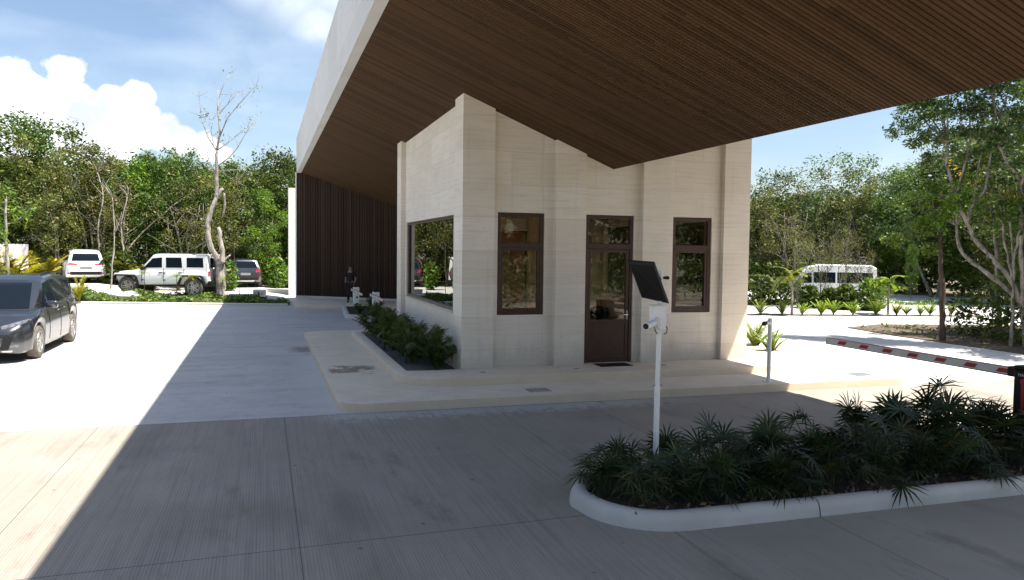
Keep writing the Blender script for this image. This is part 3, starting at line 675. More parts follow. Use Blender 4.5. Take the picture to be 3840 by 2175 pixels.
# ------------------------------------------------------------------ reader pole with monitor
t = thing('reader_pole', 'white pole in the palm bed carrying a black monitor, housing and camera', 'pole', (.40, -6.63, .05))
MB().tube([(0, 0, 0), (0, 0, 1.04)], .030, 16).build('pole', MT['white'], t, True, 40)
MB().tube([(.0, 0, 1.0), (.015, 0, 2.22)], .024, 16).build('pole', MT['white'], t, True, 40)
MB().tube([(-.052, 0, 1.04), (.052, 0, 1.04)], .007, 8).build('bolt', MT['grey'], t)
mm = Matrix.Translation((-.13, -.10, 2.055)) @ Matrix.Rotation(R(-8), 4, 'Z') @ Matrix.Rotation(R(38), 4, 'Y') @ Matrix.Rotation(R(-14), 4, 'X')
def mon():                                                    # seen from behind: a slab with a thinner rim
    q = Matrix.Translation((-.10, -.10, 2.06))
    # corner points taken in depth: the face leans back and is turned
    P4 = [Vector((-.387, -.06, 2.31)), Vector((-.145, -.16, 2.295)), Vector((.088, -.05, 1.88)), Vector((-.165, .06, 1.937))]
    return P4
P4 = mon(); nrm = (P4[1]-P4[0]).cross(P4[3]-P4[0]).normalized()
if nrm.y > 0: nrm = -nrm
cen = sum(P4, Vector())/4
b = MB(); fr = P4; bkk = [p-nrm*.022 for p in P4]; inn_ = [cen+(p-cen)*.86+nrm*.018 for p in P4]
b.add(bkk+fr+inn_, [(0,1,2,3),(0,4,5,1),(1,5,6,2),(2,6,7,3),(3,7,4,0),(4,8,9,5),(5,9,10,6),(6,10,11,7),(7,11,8,4),(8,11,10,9)])
mo = b.build('monitor', MT['black'], t)
# small maker's mark in the top left corner
ex = (P4[1]-P4[0]).normalized(); ey = (P4[3]-P4[0]).normalized(); o0 = inn_[0]+ex*.02+ey*.025+nrm*.0015
b = MB(); b.add([o0, o0+ex*.016+ey*.008, o0+ey*.018], [(0, 1, 2)])
for q in range(3): b.add([o0+ex*(.024+q*.011)+ey*.008, o0+ex*(.032+q*.011)+ey*.008, o0+ex*(.032+q*.011)+ey*.018, o0+ex*(.024+q*.011)+ey*.018], [(0, 1, 2, 3)])
b.build('maker_mark', MT['grey'], mo)
MB().tube([(.015, .0, 2.12), tuple(cen+(P4[1]-cen)*.4-nrm*.03)], .02, 8).tube([(-.03, 0, 2.14), (.085, 0, 2.14)], .014, 8).tube([(.085, -.02, 2.14), (.085, .02, 2.14)], .018, 8).build('bracket', MT['black'], t)
b = MB(); prof = [(-.085, 1.855), (.048, 1.855), (.048, 1.62), (-.015, 1.62), (-.085, 1.70)]
b.prism_y(prof, -.065, .04); hs_ = b.build('housing', MT['white'], t)
MB().bbox(-.125, .052, -.085, .045, 1.8555, 1.866, .003).build('hood', MT['white'], hs_)
ax = Vector((-.8, -.58, -.12)).normalized()
b = MB(); c0 = Vector((-.055, -.066, 1.70)); b.tube([c0, c0+ax*.03], .048, 18).tube([c0+ax*.03, c0+ax*.055], .042, 18).tube([c0+ax*.05, c0+ax*.12], .02, 12)
cm = b.build('camera_mount', MT['white'], t, True, 40)
c1 = c0+ax*.06; b = MB(); b.tube([c1, c1+ax*.16], .034, 18).tube([c1+ax*.0, c1+ax*.185], [.025, .038], 18)
cb = b.build('camera', MT['white'], t, True, 40); MB().tube([c1+ax*.182, c1+ax*.188], .030, 18).build('lens', MT['black'], cb)
MB().tube([(.05, -.05, 1.66), (.072, -.05, 1.63), (.068, -.05, 1.59), (.04, -.05, 1.57)], .005, 6).build('cable', MT['black'], t)
MB().tube([(-.075, -.05, 1.65), (-.06, -.05, 1.60), (-.03, -.04, 1.575)], .005, 6).build('cable', MT['black'], t)

# camera post on the lower step
t = thing('camera_post', 'short white post with a small camera at the right end of the platform', 'post', (5.22, -1.86, .14))
MB().tube([(0, 0, .003), (0, 0, 1.15)], .037, 16).build('pole', MT['white'], t, True, 40)
MB().bbox(-.075, .075, -.075, .075, .0, .012, .004).build('base_plate', MT['white'], t)
b = MB(); b.tube([(-.02, -.02, 1.08), (-.07, -.04, 1.08)], .042, 14).tube([(-.05, -.03, 1.08), (-.16, -.09, 1.07)], .034, 14)
cb = b.build('camera', MT['white'], t, True, 40); MB().tube([(-.15, -.083, 1.07), (-.215, -.118, 1.065)], .038, 14).build('lens', MT['black'], cb)

# ------------------------------------------------------------------ barriers
def arm(p0, p1, h, wd, n, slant, parent, round_=False):
    p0, p1 = Vector(p0), Vector(p1); L = (p1-p0).length; ang = math.atan2((p1-p0).y, (p1-p0).x)
    m = Matrix.Translation(p0) @ Matrix.Rotation(ang, 4, 'Z')
    a = MB().bbox(0, L, -wd/2, wd/2, -h/2, h/2, .006, m).build('barrier_arm', MT['white'], parent)
    MB().box(0, L, -wd/2+.004, wd/2-.004, h/2+.0005, h/2+.006, m).build('edge_strip', MT['red'], a)
    MB().box(0, L, -wd/2+.004, wd/2-.004, -h/2-.012, -h/2-.0005, m).build('rubber_edge', MT['black'], a)
    st = L/n
    for i in range(n):
        u0 = .03+i*st; u1 = u0+st*.36
        b = MB()
        for s_ in (-1, 1):
            y = s_*(wd/2+.0012); b.add([m @ Vector(q) for q in ((u0+slant, y, h*.30), (u1+slant, y, h*.30), (u1, y, -h*.30), (u0, y, -h*.30))], [(0, 1, 2, 3)])
        b.build('red_stripe', MT['red'], a)
    return a
t = thing('barrier_gate', 'black barrier cabinet at the right edge with a lowered red and white arm', 'barrier')
cx, cy = 5.94, -6.40
MB().bbox(cx-.2, cx+.2, cy-.2, cy+.2, .05, 1.0, .02).build('cabinet', MT['black'], t)
MB().bbox(cx-.212, cx+.212, cy-.212, cy+.212, 1.001, 1.06, .025).build('lid', MT['black'], t)
fx = cx-.2015; b = MB().tube([(fx, cy+.06, .86), (fx-.005, cy+.06, .86)], .042, 20); b.bbox(fx-.0048, fx-.0002, cy+.035, cy+.085, .35, .86, .002)
b.build('light_strip', MT['red'], t)
cu = bpy.data.curves.new('lettering', 'FONT'); cu.body = 'MAG'; cu.size = .055; cu.extrude = .0008; cu.materials.append(MT['white'])
to = bpy.data.objects.new('lettering', cu); col.objects.link(to); bpy.context.view_layer.update(); tm_ = bpy.data.meshes.new_from_object(to); bpy.data.objects.remove(to); to = link('lettering', tm_, t); to.location = (cx-.2022, cy+.135, .925); to.rotation_euler = (R(90), 0, R(-90))
arm((5.82, -6.11, .96), (5.86, -2.58, .96), .097, .06, 7, -.05, t)
MB().bbox(5.76, 5.88, -6.205, -6.09, .90, 1.03, .01).build('arm_clamp', MT['black'], t)
for (x, y, lab, L) in ((.23, 18.9, 'white barrier cabinet with a red and white arm beside the person', 4.0), (.52, 15.1, 'white barrier cabinet with black top nearer the booth window', 3.3)):
    t = thing('barrier_gate', lab, 'barrier', (x, y, .02), 0, 'white barrier cabinets on the far island')
    MB().bbox(-.12, .12, -.12, .16, 0, .84, .03).build('cabinet', MT['white'], t)
    MB().bbox(-.10, .10, -.10, .14, .842, .90, .02).tube([(-.10, 0, .9), (-.10, 0, 1.0), (.08, 0, 1.0)], .012, 6).build('top_unit', MT['black'], t)
    MB().tube([(.02, -.1215, .42), (.02, -.127, .42)], .04, 16).build('keyhole', MT['black'], t)
    arm((-.155, .35, .72), (-.155, -L*.82, .72), .085, .05, 8, -.04, t)
outl2 = arc(-.2, 14.1, .5, 180, 270, 7)+arc(.7, 14.0, .4, 270, 360, 7)+[(1.1, 19.4), (-.35, 19.4)]
kerb_ring('bed_kerb', outl2, .17, .15, MT['kerb'], 'white kerb of the small far island under the barrier cabinets')
tag(MB().prism(offset_poly(outl2, .15), .02, .11).build('far_island_soil', MT['soil']), kind='structure')
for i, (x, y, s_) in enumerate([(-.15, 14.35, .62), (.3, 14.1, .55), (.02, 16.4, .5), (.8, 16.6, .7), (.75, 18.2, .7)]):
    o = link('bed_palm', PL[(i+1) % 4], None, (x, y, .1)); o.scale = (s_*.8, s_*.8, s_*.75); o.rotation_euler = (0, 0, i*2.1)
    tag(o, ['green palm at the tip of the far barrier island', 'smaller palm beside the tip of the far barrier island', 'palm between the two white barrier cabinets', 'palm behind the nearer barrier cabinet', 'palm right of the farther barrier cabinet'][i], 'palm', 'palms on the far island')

# ------------------------------------------------------------------ hedge strip and young palms at the end of the lane
hp = [(-11.8, 23.3), (-2.4, 20.5), (-2.35, 20.9), (-2.9, 22.2), (-4.3, 23.4), (-11.8, 25.6)]
def inpoly(x, y, p):
    c = False
    for i in range(len(p)):
        (x1, y1), (x2, y2) = p[i-1], p[i]
        if (y1 > y) != (y2 > y) and x < (x2-x1)*(y-y1)/(y2-y1)+x1: c = not c
    return c
def leafbed(name, poly, zf, h, n, size, m, seed=1, lumps=1.2):
    r = random.Random(seed); b = MB(); xs_ = [p[0] for p in poly]; ys_ = [p[1] for p in poly]; c = 0
    while c < n:
        x, y = r.uniform(min(xs_), max(xs_)), r.uniform(min(ys_), max(ys_))
        if not inpoly(x, y, poly): continue
        hh = h*(.65+.35*math.sin(x*lumps*2.3+math.sin(y*2.1)*1.5))*r.uniform(.15, 1)
        leafquad(b, r, Vector((x, y, zf(x, y)+hh)), size*r.uniform(.7, 1.3)); c += 1
    return b.build(name, m)
tag(leafbed('ground_cover', hp, gz, .36, 11000, .075, MT['hedge'], 4), 'low green ground cover strip along the lane end', kind='stuff')
tag(MB().add([(x, y, gz(x, y)+.012) for x, y in hp], [tuple(range(len(hp)))]).build('hedge_soil', MT['soil']), kind='structure')
kb = MB(); kb.tube([(-11.8, 23.22, .04), (-2.45, 20.42, .04)], .06, 6); tag(kb.build('edge_strip', MT['kerb']), kind='structure')
ypb = [pinnate(70+s, 18, 1.35, .40, 0, .055, (50, 88), 20, dr=(2, 9))[0].mesh('fronds', MT['yellow']) for s in range(3)]
yel = [(-14.6, 25.3, 1.75), (-13.7, 24.6, 1.65), (-12.9, 25.4, 1.5), (-15.2, 24.3, 1.75), (-10.8, 22.95, .62), (-9.7, 29.0, 1.1), (-8.7, 29.3, 1.1), (-7.6, 29.6, 1.0), (-10.9, 30.3, 1.0), (-8.95, 25.4, .5)]
yl = ['leftmost yellow palm clump below the white wall', 'yellow palm clump behind the roof of the grey minivan', 'yellow palm clump at the right end of the white wall', 'yellow palm clump at the left edge behind the minivan', 'small upright yellow palm between the minivan and the white crossover', 'yellow palm behind the bonnet of the white off-roader', 'yellow palm behind the windscreen of the white off-roader', 'yellow palm behind the roof of the white off-roader', 'yellow palm to the right of the white crossover', 'low yellow palm by the hedge near the white boulders']
for i, (x, y, s_) in enumerate(yel):
    o = link('yellow_palm', ypb[i % 3], None, (x, y, gz(x, y))); o.scale = (s_,)*3 if i != 4 else (s_*.75, s_*.75, s_*1.5); o.rotation_euler = (0, 0, i*1.3); tag(o, yl[i], 'palm', 'yellow palms round the parking')
# white boulders and thin saplings in the strip
b = bmesh.new(); bmesh.ops.create_icosphere(b, subdivisions=3, radius=1)
for v in b.verts: v.co *= 1+.22*math.sin(v.co.x*4+1)*math.cos(v.co.y*5)+.1*math.sin(v.co.z*9)
bme = MB().bm(b).mesh('boulder', MT['whitewall'], True)
for i, (x, y, s_) in enumerate([(-9.0, 23.7, (.5, .3, .2)), (-9.6, 24.0, (.32, .26, .3))]):
    o = link('boulder', bme, None, (x, y, gz(x, y)+.15)); o.scale = s_; tag(o, ['broad white boulder at the left end of the hedge', 'small upright white boulder left of the broad one'][i], 'boulder')
sapb, sapt = pinnate(91, 8, .55, .22, .0, .03, (30, 85), 8)
sm_ = sapb.mesh('crown', MT['palm'])
for i, (x, y, h) in enumerate([(-7.05, 23.2, 1.2), (-6.5, 23.0, 1.15), (-5.15, 22.9, 1.0), (-4.4, 22.3, .9), (-8.35, 23.4, 1.35)]):
    t = thing('sapling', ['slender sapling in front of the front door of the white off-roader', 'slender sapling in front of the rear door of the white off-roader', 'slender sapling behind the bare tree trunk', 'slender sapling in front of the dark parked car', 'slender sapling by the front wheel of the white off-roader'][i], 'sapling', (x, y, gz(x, y)), i, 'saplings in the hedge strip')
    MB().tube([(0, 0, 0), (.02, .01, h*.5), (0, 0, h)], [.02, .016, .01], 6).build('stem', MT['barkD'], t)
    o = link('crown', sm_, t, (0, 0, h*.85)); o.scale = (.62, .62, .8)

# ------------------------------------------------------------------ vehicles (local x is forward, y is left)
def lerpt(tab, x):
    if x <= tab[0][0]: return tab[0][1]
    for (a, va), (b, vb) in zip(tab[:-1], tab[1:]):
        if x <= b: return va+(vb-va)*(x-a)/(b-a) if b > a else vb
    return tab[-1][1]
def car_shell(sp):
    b = MB(); arches = sp['arches']; ra = sp['ra']; fl = sp['floor']
    xs_ = sorted(set([round(sp['x0']+(sp['x1']-sp['x0'])*i/40, 4) for i in range(41)]+[round(ax+ra*math.cos(R(q)), 4) for ax in arches for q in range(0, 181, 15)]+[q for t in ('w', 'top') for q, _ in sp[t]]))
    def zb(x):
        z = lerpt(sp['bot'], x)
        for ax in arches:
            if abs(x-ax) < ra: z = max(z, sp['rw']+math.sqrt(max(0, ra*ra-(x-ax)**2)))
        return z
    rings = []
    for x in xs_:
        w, zt, z0 = lerpt(sp['w'], x), lerpt(sp['top'], x), zb(x); z0 = min(z0, zt-.06); h = zt-z0
        half = [(0, z0), (w*.92, z0), (w*.975, z0+.06*h), (w*.995, z0+.3*h), (w, z0+.55*h), (w*.975, z0+.8*h), (w*.935, zt-.03*min(1, h*2)), (w*.86, zt), (w*.5, zt+.02), (0, zt+.028)]
        rings.append([(x, y, z) for y, z in half]+[(x, -y, z) for y, z in reversed(half[1:-1])])
    n = len(rings[0])
    for r_ in rings: b.v += r_
    b.f = [(i*n+q, i*n+(q+1) % n, (i+1)*n+(q+1) % n, (i+1)*n+q) for i in range(len(rings)-1) for q in range(n)]+[tuple(range(n-1, -1, -1)), tuple((len(rings)-1)*n+q for q in range(n))]
    c = sp['cabin']; H = c['H']; xs2 = [c['roof'][0][0]+(c['roof'][-1][0]-c['roof'][0][0])*i/36 for i in range(37)]+[q for q, _ in c['roof']]
    rings = []
    for x in sorted(set(xs2)):
        zr, zbelt = lerpt(c['roof'], x), lerpt(c['belt'], x); zr = max(zr, zbelt+.005)
        wb_, wr_ = lerpt(c['wb'], x), lerpt(c['wr'], x); wc = wb_+(wr_-wb_)*(zr-zbelt)/(H-zbelt)
        half = [(wb_, zbelt-.08), (wb_, zbelt), (wc+.012, zr-.05 if zr-zbelt > .1 else (zr+zbelt)/2), (wc*.95, zr-.008), (wc*.6, zr+.012), (0, zr+.02)]
        rings.append([(x, y, z) for y, z in half]+[(x, -y, z) for y, z in reversed(half[:-1])])
    n = len(rings[0]); o = len(b.v)
    for r_ in rings: b.v += r_
    b.f += [tuple(o+k for k in f) for i in range(len(rings)-1) for q in range(n) for f in [(i*n+q, i*n+(q+1) % n, (i+1)*n+(q+1) % n, (i+1)*n+q)]]
    b.f += [tuple(o+q for q in range(n-1, -1, -1)), tuple(o+(len(rings)-1)*n+q for q in range(n))]
    return b
def patch(name, bvh, quad, ax, m, parent, th=.006, nu=10, nv=6, sink=.01):
    # a thin panel that lies on the shell: quad in the plane across the axis, corners in order
    d = {'x+': Vector((-1, 0, 0)), 'x-': Vector((1, 0, 0)), 'y+': Vector((0, -1, 0)), 'y-': Vector((0, 1, 0)), 'z+': Vector((0, 0, -1))}[ax]
    def org(u, v):
        a, b, c, e = quad; p = [(a[k]*(1-u)+b[k]*u)*(1-v)+(e[k]*(1-u)+c[k]*u)*v for k in (0, 1)]
        return Vector((-d.x*6, p[0], p[1])) if ax[0] == 'x' else Vector((p[0], -d.y*6, p[1])) if ax[0] == 'y' else Vector((p[0], p[1], 6))
    top = []; last = None
    for j in range(nv+1):
        for i in range(nu+1):
            o = org(i/nu, j/nv); hit = bvh.ray_cast(o, d)
            p = hit[0] if hit[0] is not None else (last if last is not None else o+d*5)
            last = p; top.append(p)
    W_ = nu+1; b = MB(); b.v = [tuple(p-d*th) for p in top]+[tuple(p+d*sink) for p in top]; K_ = len(top)
    b.f = [(j*W_+i, j*W_+i+1, (j+1)*W_+i+1, (j+1)*W_+i) for j in range(nv) for i in range(nu)]
    rim = [i for i in range(W_)]+[j*W_+nu for j in range(1, nv+1)]+[nv*W_+i for i in range(nu-1, -1, -1)]+[j*W_ for j in range(nv-1, 0, -1)]
    b.f += [(rim[k], rim[(k+1) % len(rim)], K_+rim[(k+1) % len(rim)], K_+rim[k]) for k in range(len(rim))]
    bm = bm_from(b.v, b.f); bmesh.ops.recalc_face_normals(bm, faces=bm.faces[:])
    return MB().bm(bm).build(name, m, parent, True, 35)
WM = {}
def wheel(parent, x, y, r_, wd, spokes=5, dark=False):
    key = (r_, wd, spokes, dark)
    if key not in WM:
        mm = Matrix.Rotation(R(-90), 4, 'X')
        ty = MB().lathe([(r_*.62, -wd/2+.02), (r_*.9, -wd/2), (r_*.985, -wd*.36), (r_, -wd*.2), (r_, wd*.2), (r_*.985, wd*.36), (r_*.9, wd/2), (r_*.62, wd/2-.02)], 36, mm).mesh('wheel', MT['tyre'], True)
        ri = MB().lathe([(r_*.66, wd/2-.022), (r_*.64, wd/2-.008), (r_*.60, wd/2-.01), (r_*.57, wd/2-.07), (.02, wd/2-.075)], 36, mm)
        for k in range(spokes):
            a = k*2*math.pi/spokes; q = mm @ Matrix.Rotation(a, 4, 'Z')
            for s_ in (-.09, .09): ri.box(.03, r_*.62, s_*r_-r_*.05, s_*r_+r_*.05, wd/2-.05, wd/2-.018, q)
        ri.lathe([(r_*.16, wd/2-.06), (r_*.15, wd/2-.012), (.01, wd/2-.01)], 16, mm)
        WM[key] = (ty, ri.mesh('rim', MT['rim'] if not dark else MT['black']))
    o = link('wheel', WM[key][0], parent, (x, y, r_)); o.rotation_euler = (0, 0, 0 if y > 0 else math.pi); link('rim', WM[key][1], o)
def build_car(sp, label, cat, loc, rz, scale=1.0, name='parked_car'):
    t = thing(name, label, cat, loc, rz, None, scale); b = car_shell(sp); bm = bm_from(b.v, b.f)
    bmesh.ops.remove_doubles(bm, verts=bm.verts[:], dist=1e-4); bmesh.ops.recalc_face_normals(bm, faces=bm.faces[:]); bvh = BVHTree.FromBMesh(bm)
    body = MB().bm(bm).build('body', sp['paint'], t, True, 38)
    for nm, ax, quad, mk, *o in sp['patches']:
        for s_ in ((1, -1) if ax == 'y' or (o and o[0] == 'pair') else (1,)):
            if ax == 'y': patch(nm, bvh, quad, 'y+' if s_ > 0 else 'y-', MT[mk], t)
            else: patch(nm, bvh, [(q[0]*s_, q[1]) for q in quad], ax, MT[mk], t)
    fl = sp['floor']; MB().box(sp['x0']+.25, sp['x1']-.25, -sp['wt']*.82, sp['wt']*.82, fl, fl+.25).build('underbody', MT['black'], t)
    for ax_ in sp['arches']:
        for s_ in (-1, 1): wheel(t, ax_, s_*(sp['wt']-.115), sp['rw'], .23, sp.get('spokes', 5), sp.get('darkrim', False))
    for x, z, L in sp.get('handles', []):
        for s_ in (-1, 1): MB().bbox(x-L, x+L, s_*(sp['wt']-.012)-.014, s_*(sp['wt']-.012)+.014, z-.014, z+.014, .005).build('door_handle', sp['paint'] if not sp.get('darkh') else MT['black'], t)
    if 'mirror' in sp:
        x, z, m = sp['mirror']
        for s_ in (-1, 1):
            q = MB().bbox(x-.07, x+.09, min(s_*sp['wt']*.94, s_*(sp['wt']+.17)), max(s_*sp['wt']*.94, s_*(sp['wt']+.17)), z-.075, z+.085, .035).build('mirror', m, t, True, 50)
    if 'rails' in sp:
        xa, xb, y, z = sp['rails']
        for s_ in (-1, 1): MB().tube([(xa, s_*y, z-.05), (xa+.12, s_*y, z), (xb-.12, s_*y, z), (xb, s_*y, z-.05)], .02, 6).build('roof_rail', MT['black'], t)
    return t, body, bvh
gp = paint('grey_car_paint', (.105, .11, .12), .22, .85, .10); wp_ = paint('white_car_paint', (.84, .84, .84), .3, 0, .08); dg = paint('dark_grey_car_paint', (.10, .11, .12), .25, .8, .15)
van = dict(x0=-2.5, x1=2.55, floor=.2, rw=.35, ra=.415, arches=(-1.46, 1.60), wt=.985, paint=gp,
  bot=[(-2.5, .42), (-2.35, .30), (-1.9, .22), (2.1, .20), (2.4, .2), (2.55, .26)],
  top=[(-2.5, .98), (-2.42, 1.08), (-1.0, 1.10), (.6, 1.06), (1.45, 1.02), (2.0, .92), (2.3, .80), (2.45, .69), (2.55, .55)],
  w=[(-2.5, .72), (-2.38, .88), (-2.0, .96), (-1.2, .985), (1.8, .985), (2.1, .95), (2.35, .85), (2.47, .70), (2.55, .50)],
  cabin=dict(H=1.72, roof=[(-2.45, 1.05), (-2.30, 1.45), (-2.1, 1.62), (-1.6, 1.70), (-.6, 1.735), (.2, 1.71), (.55, 1.62), (1.5, 1.03)], belt=[(-2.45, 1.08), (1.5, 1.0)], wb=[(-2.45, .80), (-1.9, .90), (.6, .92), (1.5, .80)], wr=[(-2.45, .66), (0, .72), (1.5, .70)]),
  patches=[('windshield', 'x+', [(-.74, 1.05), (.74, 1.05), (.60, 1.58), (-.60, 1.58)], 'carglass'), ('rear_window', 'x-', [(-.66, 1.12), (.66, 1.12), (.58, 1.52), (-.58, 1.52)], 'carglass'),
    ('window', 'y', [(.78, 1.05), (.98, 1.05), (.66, 1.42), (.60, 1.48)], 'carglass'), ('window', 'y', [(-.16, 1.10), (.72, 1.07), (.52, 1.55), (-.10, 1.62)], 'carglass'), ('window', 'y', [(-1.30, 1.14), (-.24, 1.10), (-.18, 1.62), (-1.16, 1.60)], 'carglass'), ('window', 'y', [(-2.22, 1.25), (-1.38, 1.14), (-1.24, 1.60), (-1.95, 1.53)], 'carglass'),
    ('headlight', 'x+', [(.50, .70), (.90, .82), (.93, .90), (.46, .76)], 'lens', 'pair'), ('lower_grille', 'x+', [(-.62, .29), (.62, .29), (.72, .60), (-.72, .60)], 'black'), ('bumper_trim', 'x+', [(-.66, .235), (.66, .235), (.70, .275), (-.70, .275)], 'chrome'), ('fog_lamp', 'x+', [(.66, .32), (.84, .34), (.84, .40), (.64, .37)], 'lens', 'pair'), ('badge', 'x+', [(-.07, .66), (.07, .66), (.07, .74), (-.07, .74)], 'chrome'),
    ('door_gap', 'y', [(.80, .34), (.812, .34), (.78, 1.04), (.768, 1.04)], 'black'), ('door_gap', 'y', [(-.21, .30), (-.198, .30), (-.198, 1.08), (-.21, 1.08)], 'black'), ('door_gap', 'y', [(-1.04, .62), (-1.028, .62), (-1.30, 1.12), (-1.312, 1.12)], 'black'), ('rail_track', 'y', [(-2.3, 1.03), (-1.3, 1.06), (-1.3, 1.075), (-2.3, 1.045)], 'black'), ('window_trim', 'y', [(-2.2, 1.215), (.85, 1.03), (.85, 1.042), (-2.2, 1.23)], 'chrome'),
    ('taillight', 'x-', [(.55, .92), (.86, .96), (.84, 1.05), (.55, 1.0)], 'redlens', 'pair'), ('sill_trim', 'y', [(-1.0, .225), (1.1, .225), (1.1, .26), (-1.0, .26)], 'chrome')],
  handles=[(.05, .93, .1), (-.5, .95, .1)], mirror=(.86, 1.10, gp), rails=(-2.0, -.1, .60, 1.765))
t, vb, bv = build_car(van, 'dark grey minivan cut by the left edge of the photo, facing the camera', 'minivan', (-9.02, 7.02, 0), R(-90), 1.01)
g = MB()
for z in (.335, .38, .425, .47, .515): g.tube([(2.40, -.70, z), (2.50, -.58, z), (2.575, -.42, z), (2.575, .42, z), (2.50, .58, z), (2.40, .70, z)], .010, 5)
g.build('grille_bar', MT['chrome'], t)
def suv(pt, tl='wide'):
    return dict(x0=-2.2, x1=2.25, floor=.24, rw=.35, ra=.42, arches=(-1.28, 1.40), wt=.92, paint=pt,
      bot=[(-2.2, .45), (-2.0, .30), (2.0, .26), (2.25, .34)], top=[(-2.2, .85), (-2.13, 1.02), (-1.0, 1.03), (.7, 1.0), (1.2, .98), (2.0, .86), (2.25, .66)],
      w=[(-2.2, .72), (-2.08, .85), (-1.6, .92), (1.6, .92), (2.0, .85), (2.25, .58)],
      cabin=dict(H=1.62, roof=[(-2.15, .99), (-2.0, 1.3), (-1.85, 1.52), (-1.4, 1.61), (-.3, 1.64), (.25, 1.56), (1.2, .99)], belt=[(-2.15, 1.0), (1.2, .98)], wb=[(-2.15, .76), (-1.5, .86), (.4, .87), (1.2, .76)], wr=[(-2.15, .60), (-.6, .66), (1.2, .62)]),
      patches=[('rear_window', 'x-', [(-.62, 1.10), (.62, 1.10), (.54, 1.46), (-.54, 1.46)], 'carglass'), ('windshield', 'x+', [(-.66, 1.02), (.66, 1.02), (.54, 1.50), (-.54, 1.50)], 'carglass'),
        ('window', 'y', [(-.12, 1.06), (.75, 1.03), (.42, 1.50), (-.10, 1.56)], 'carglass'), ('window', 'y', [(-1.02, 1.08), (-.2, 1.06), (-.18, 1.56), (-.92, 1.54)], 'carglass'), ('window', 'y', [(-1.75, 1.16), (-1.1, 1.09), (-1.0, 1.53), (-1.45, 1.48)], 'carglass'),
        ('taillight', 'x-', [(.36, .90), (.84, .92), (.82, 1.02), (.40, .97)] if tl == 'wide' else [(.52, .86), (.86, .92), (.80, 1.08), (.56, .98)], 'redlens', 'pair'), ('number_plate', 'x-', [(-.26, .70), (.26, .70), (.26, .83), (-.26, .83)], 'rim'),
        ('tailgate_gap', 'x-', [(-.80, .64), (.80, .64), (.80, .652), (-.80, .652)], 'black'), ('rear_bumper', 'x-', [(-.84, .42), (.84, .42), (.86, .58), (-.86, .58)], 'black'), ('bumper_trim', 'x-', [(-.45, .34), (.45, .34), (.48, .41), (-.48, .41)], 'white'), ('reflector', 'x-', [(.62, .47), (.80, .47), (.80, .53), (.62, .53)], 'redlens', 'pair')],
      handles=[(.1, .9, .1), (-.75, .92, .1)], mirror=(.75, 1.02, pt), rails=(-1.6, .1, .56, 1.675))
build_car(suv(wp_), 'white crossover parked tail towards the camera behind the minivan', 'car', (-12.05, 30.2, gz(-12.05, 30.2)), R(104), .98)
build_car(suv(dg, 'slim'), 'dark grey parked car seen from behind, right of the bare tree', 'car', (-4.55, 34.0, .2), R(95), 1.0)
# boxy white off-roader
jeep = dict(x0=-2.05, x1=2.12, floor=.45, rw=.41, ra=.47, arches=(-1.42, 1.53), wt=.80, paint=wp_, spokes=5, darkrim=False,
  bot=[(-2.05, .62), (-1.9, .56), (1.2, .50), (2.12, .60)], top=[(-2.05, 1.18), (.85, 1.16), (.95, 1.15), (2.0, 1.04), (2.12, .95)], w=[(-2.05, .77), (-1.98, .79), (.8, .80), (1.1, .72), (2.0, .62), (2.12, .58)],
  cabin=dict(H=1.80, roof=[(-2.03, 1.2), (-2.0, 1.76), (-1.9, 1.80), (.30, 1.80), (.42, 1.76), (.98, 1.15)], belt=[(-2.03, 1.17), (.98, 1.15)], wb=[(-2.03, .76), (.98, .74)], wr=[(-2.03, .70), (.98, .66)]),
  patches=[('windshield', 'x+', [(-.60, 1.22), (.60, 1.22), (.56, 1.70), (-.56, 1.70)], 'carglass'), ('rear_window', 'x-', [(-.5, 1.26), (.5, 1.26), (.46, 1.66), (-.46, 1.66)], 'carglass'),
    ('window', 'y', [(-.02, 1.24), (.80, 1.22), (.42, 1.62), (.0, 1.66)], 'carglass'), ('window', 'y', [(-.92, 1.24), (-.20, 1.24), (-.18, 1.66), (-.86, 1.66)], 'carglass'), ('window', 'y', [(-1.86, 1.26), (-1.12, 1.26), (-1.10, 1.66), (-1.82, 1.66)], 'carglass'),
    ('headlight', 'x+', [(.32, .78), (.50, .78), (.50, .94), (.32, .94)], 'lens', 'pair'), ('grille', 'x+', [(-.26, .68), (.26, .68), (.26, .96), (-.26, .96)], 'black'), ('taillight', 'x-', [(.60, .90), (.74, .90), (.74, 1.1), (.60, 1.1)], 'redlens', 'pair'),
    ('door_gap', 'y', [(-.115, .62), (-.095, .62), (-.095, 1.2), (-.115, 1.2)], 'black'), ('door_gap', 'y', [(-1.01, .95), (-.99, .95), (-.99, 1.2), (-1.01, 1.2)], 'black'), ('door_gap', 'y', [(.86, .62), (.88, .62), (.88, 1.12), (.86, 1.12)], 'black')],
  handles=[(.02, 1.04, .09), (-.86, 1.04, .09)], darkh=True, mirror=(.74, 1.20, MT['black']))
jc = (-7.42, 24.75)
t, jb_, bv = build_car(jeep, 'white boxy four door off-roader parked side on behind the hedge', 'off-roader', (*jc, .19), R(180-24), 1.06)
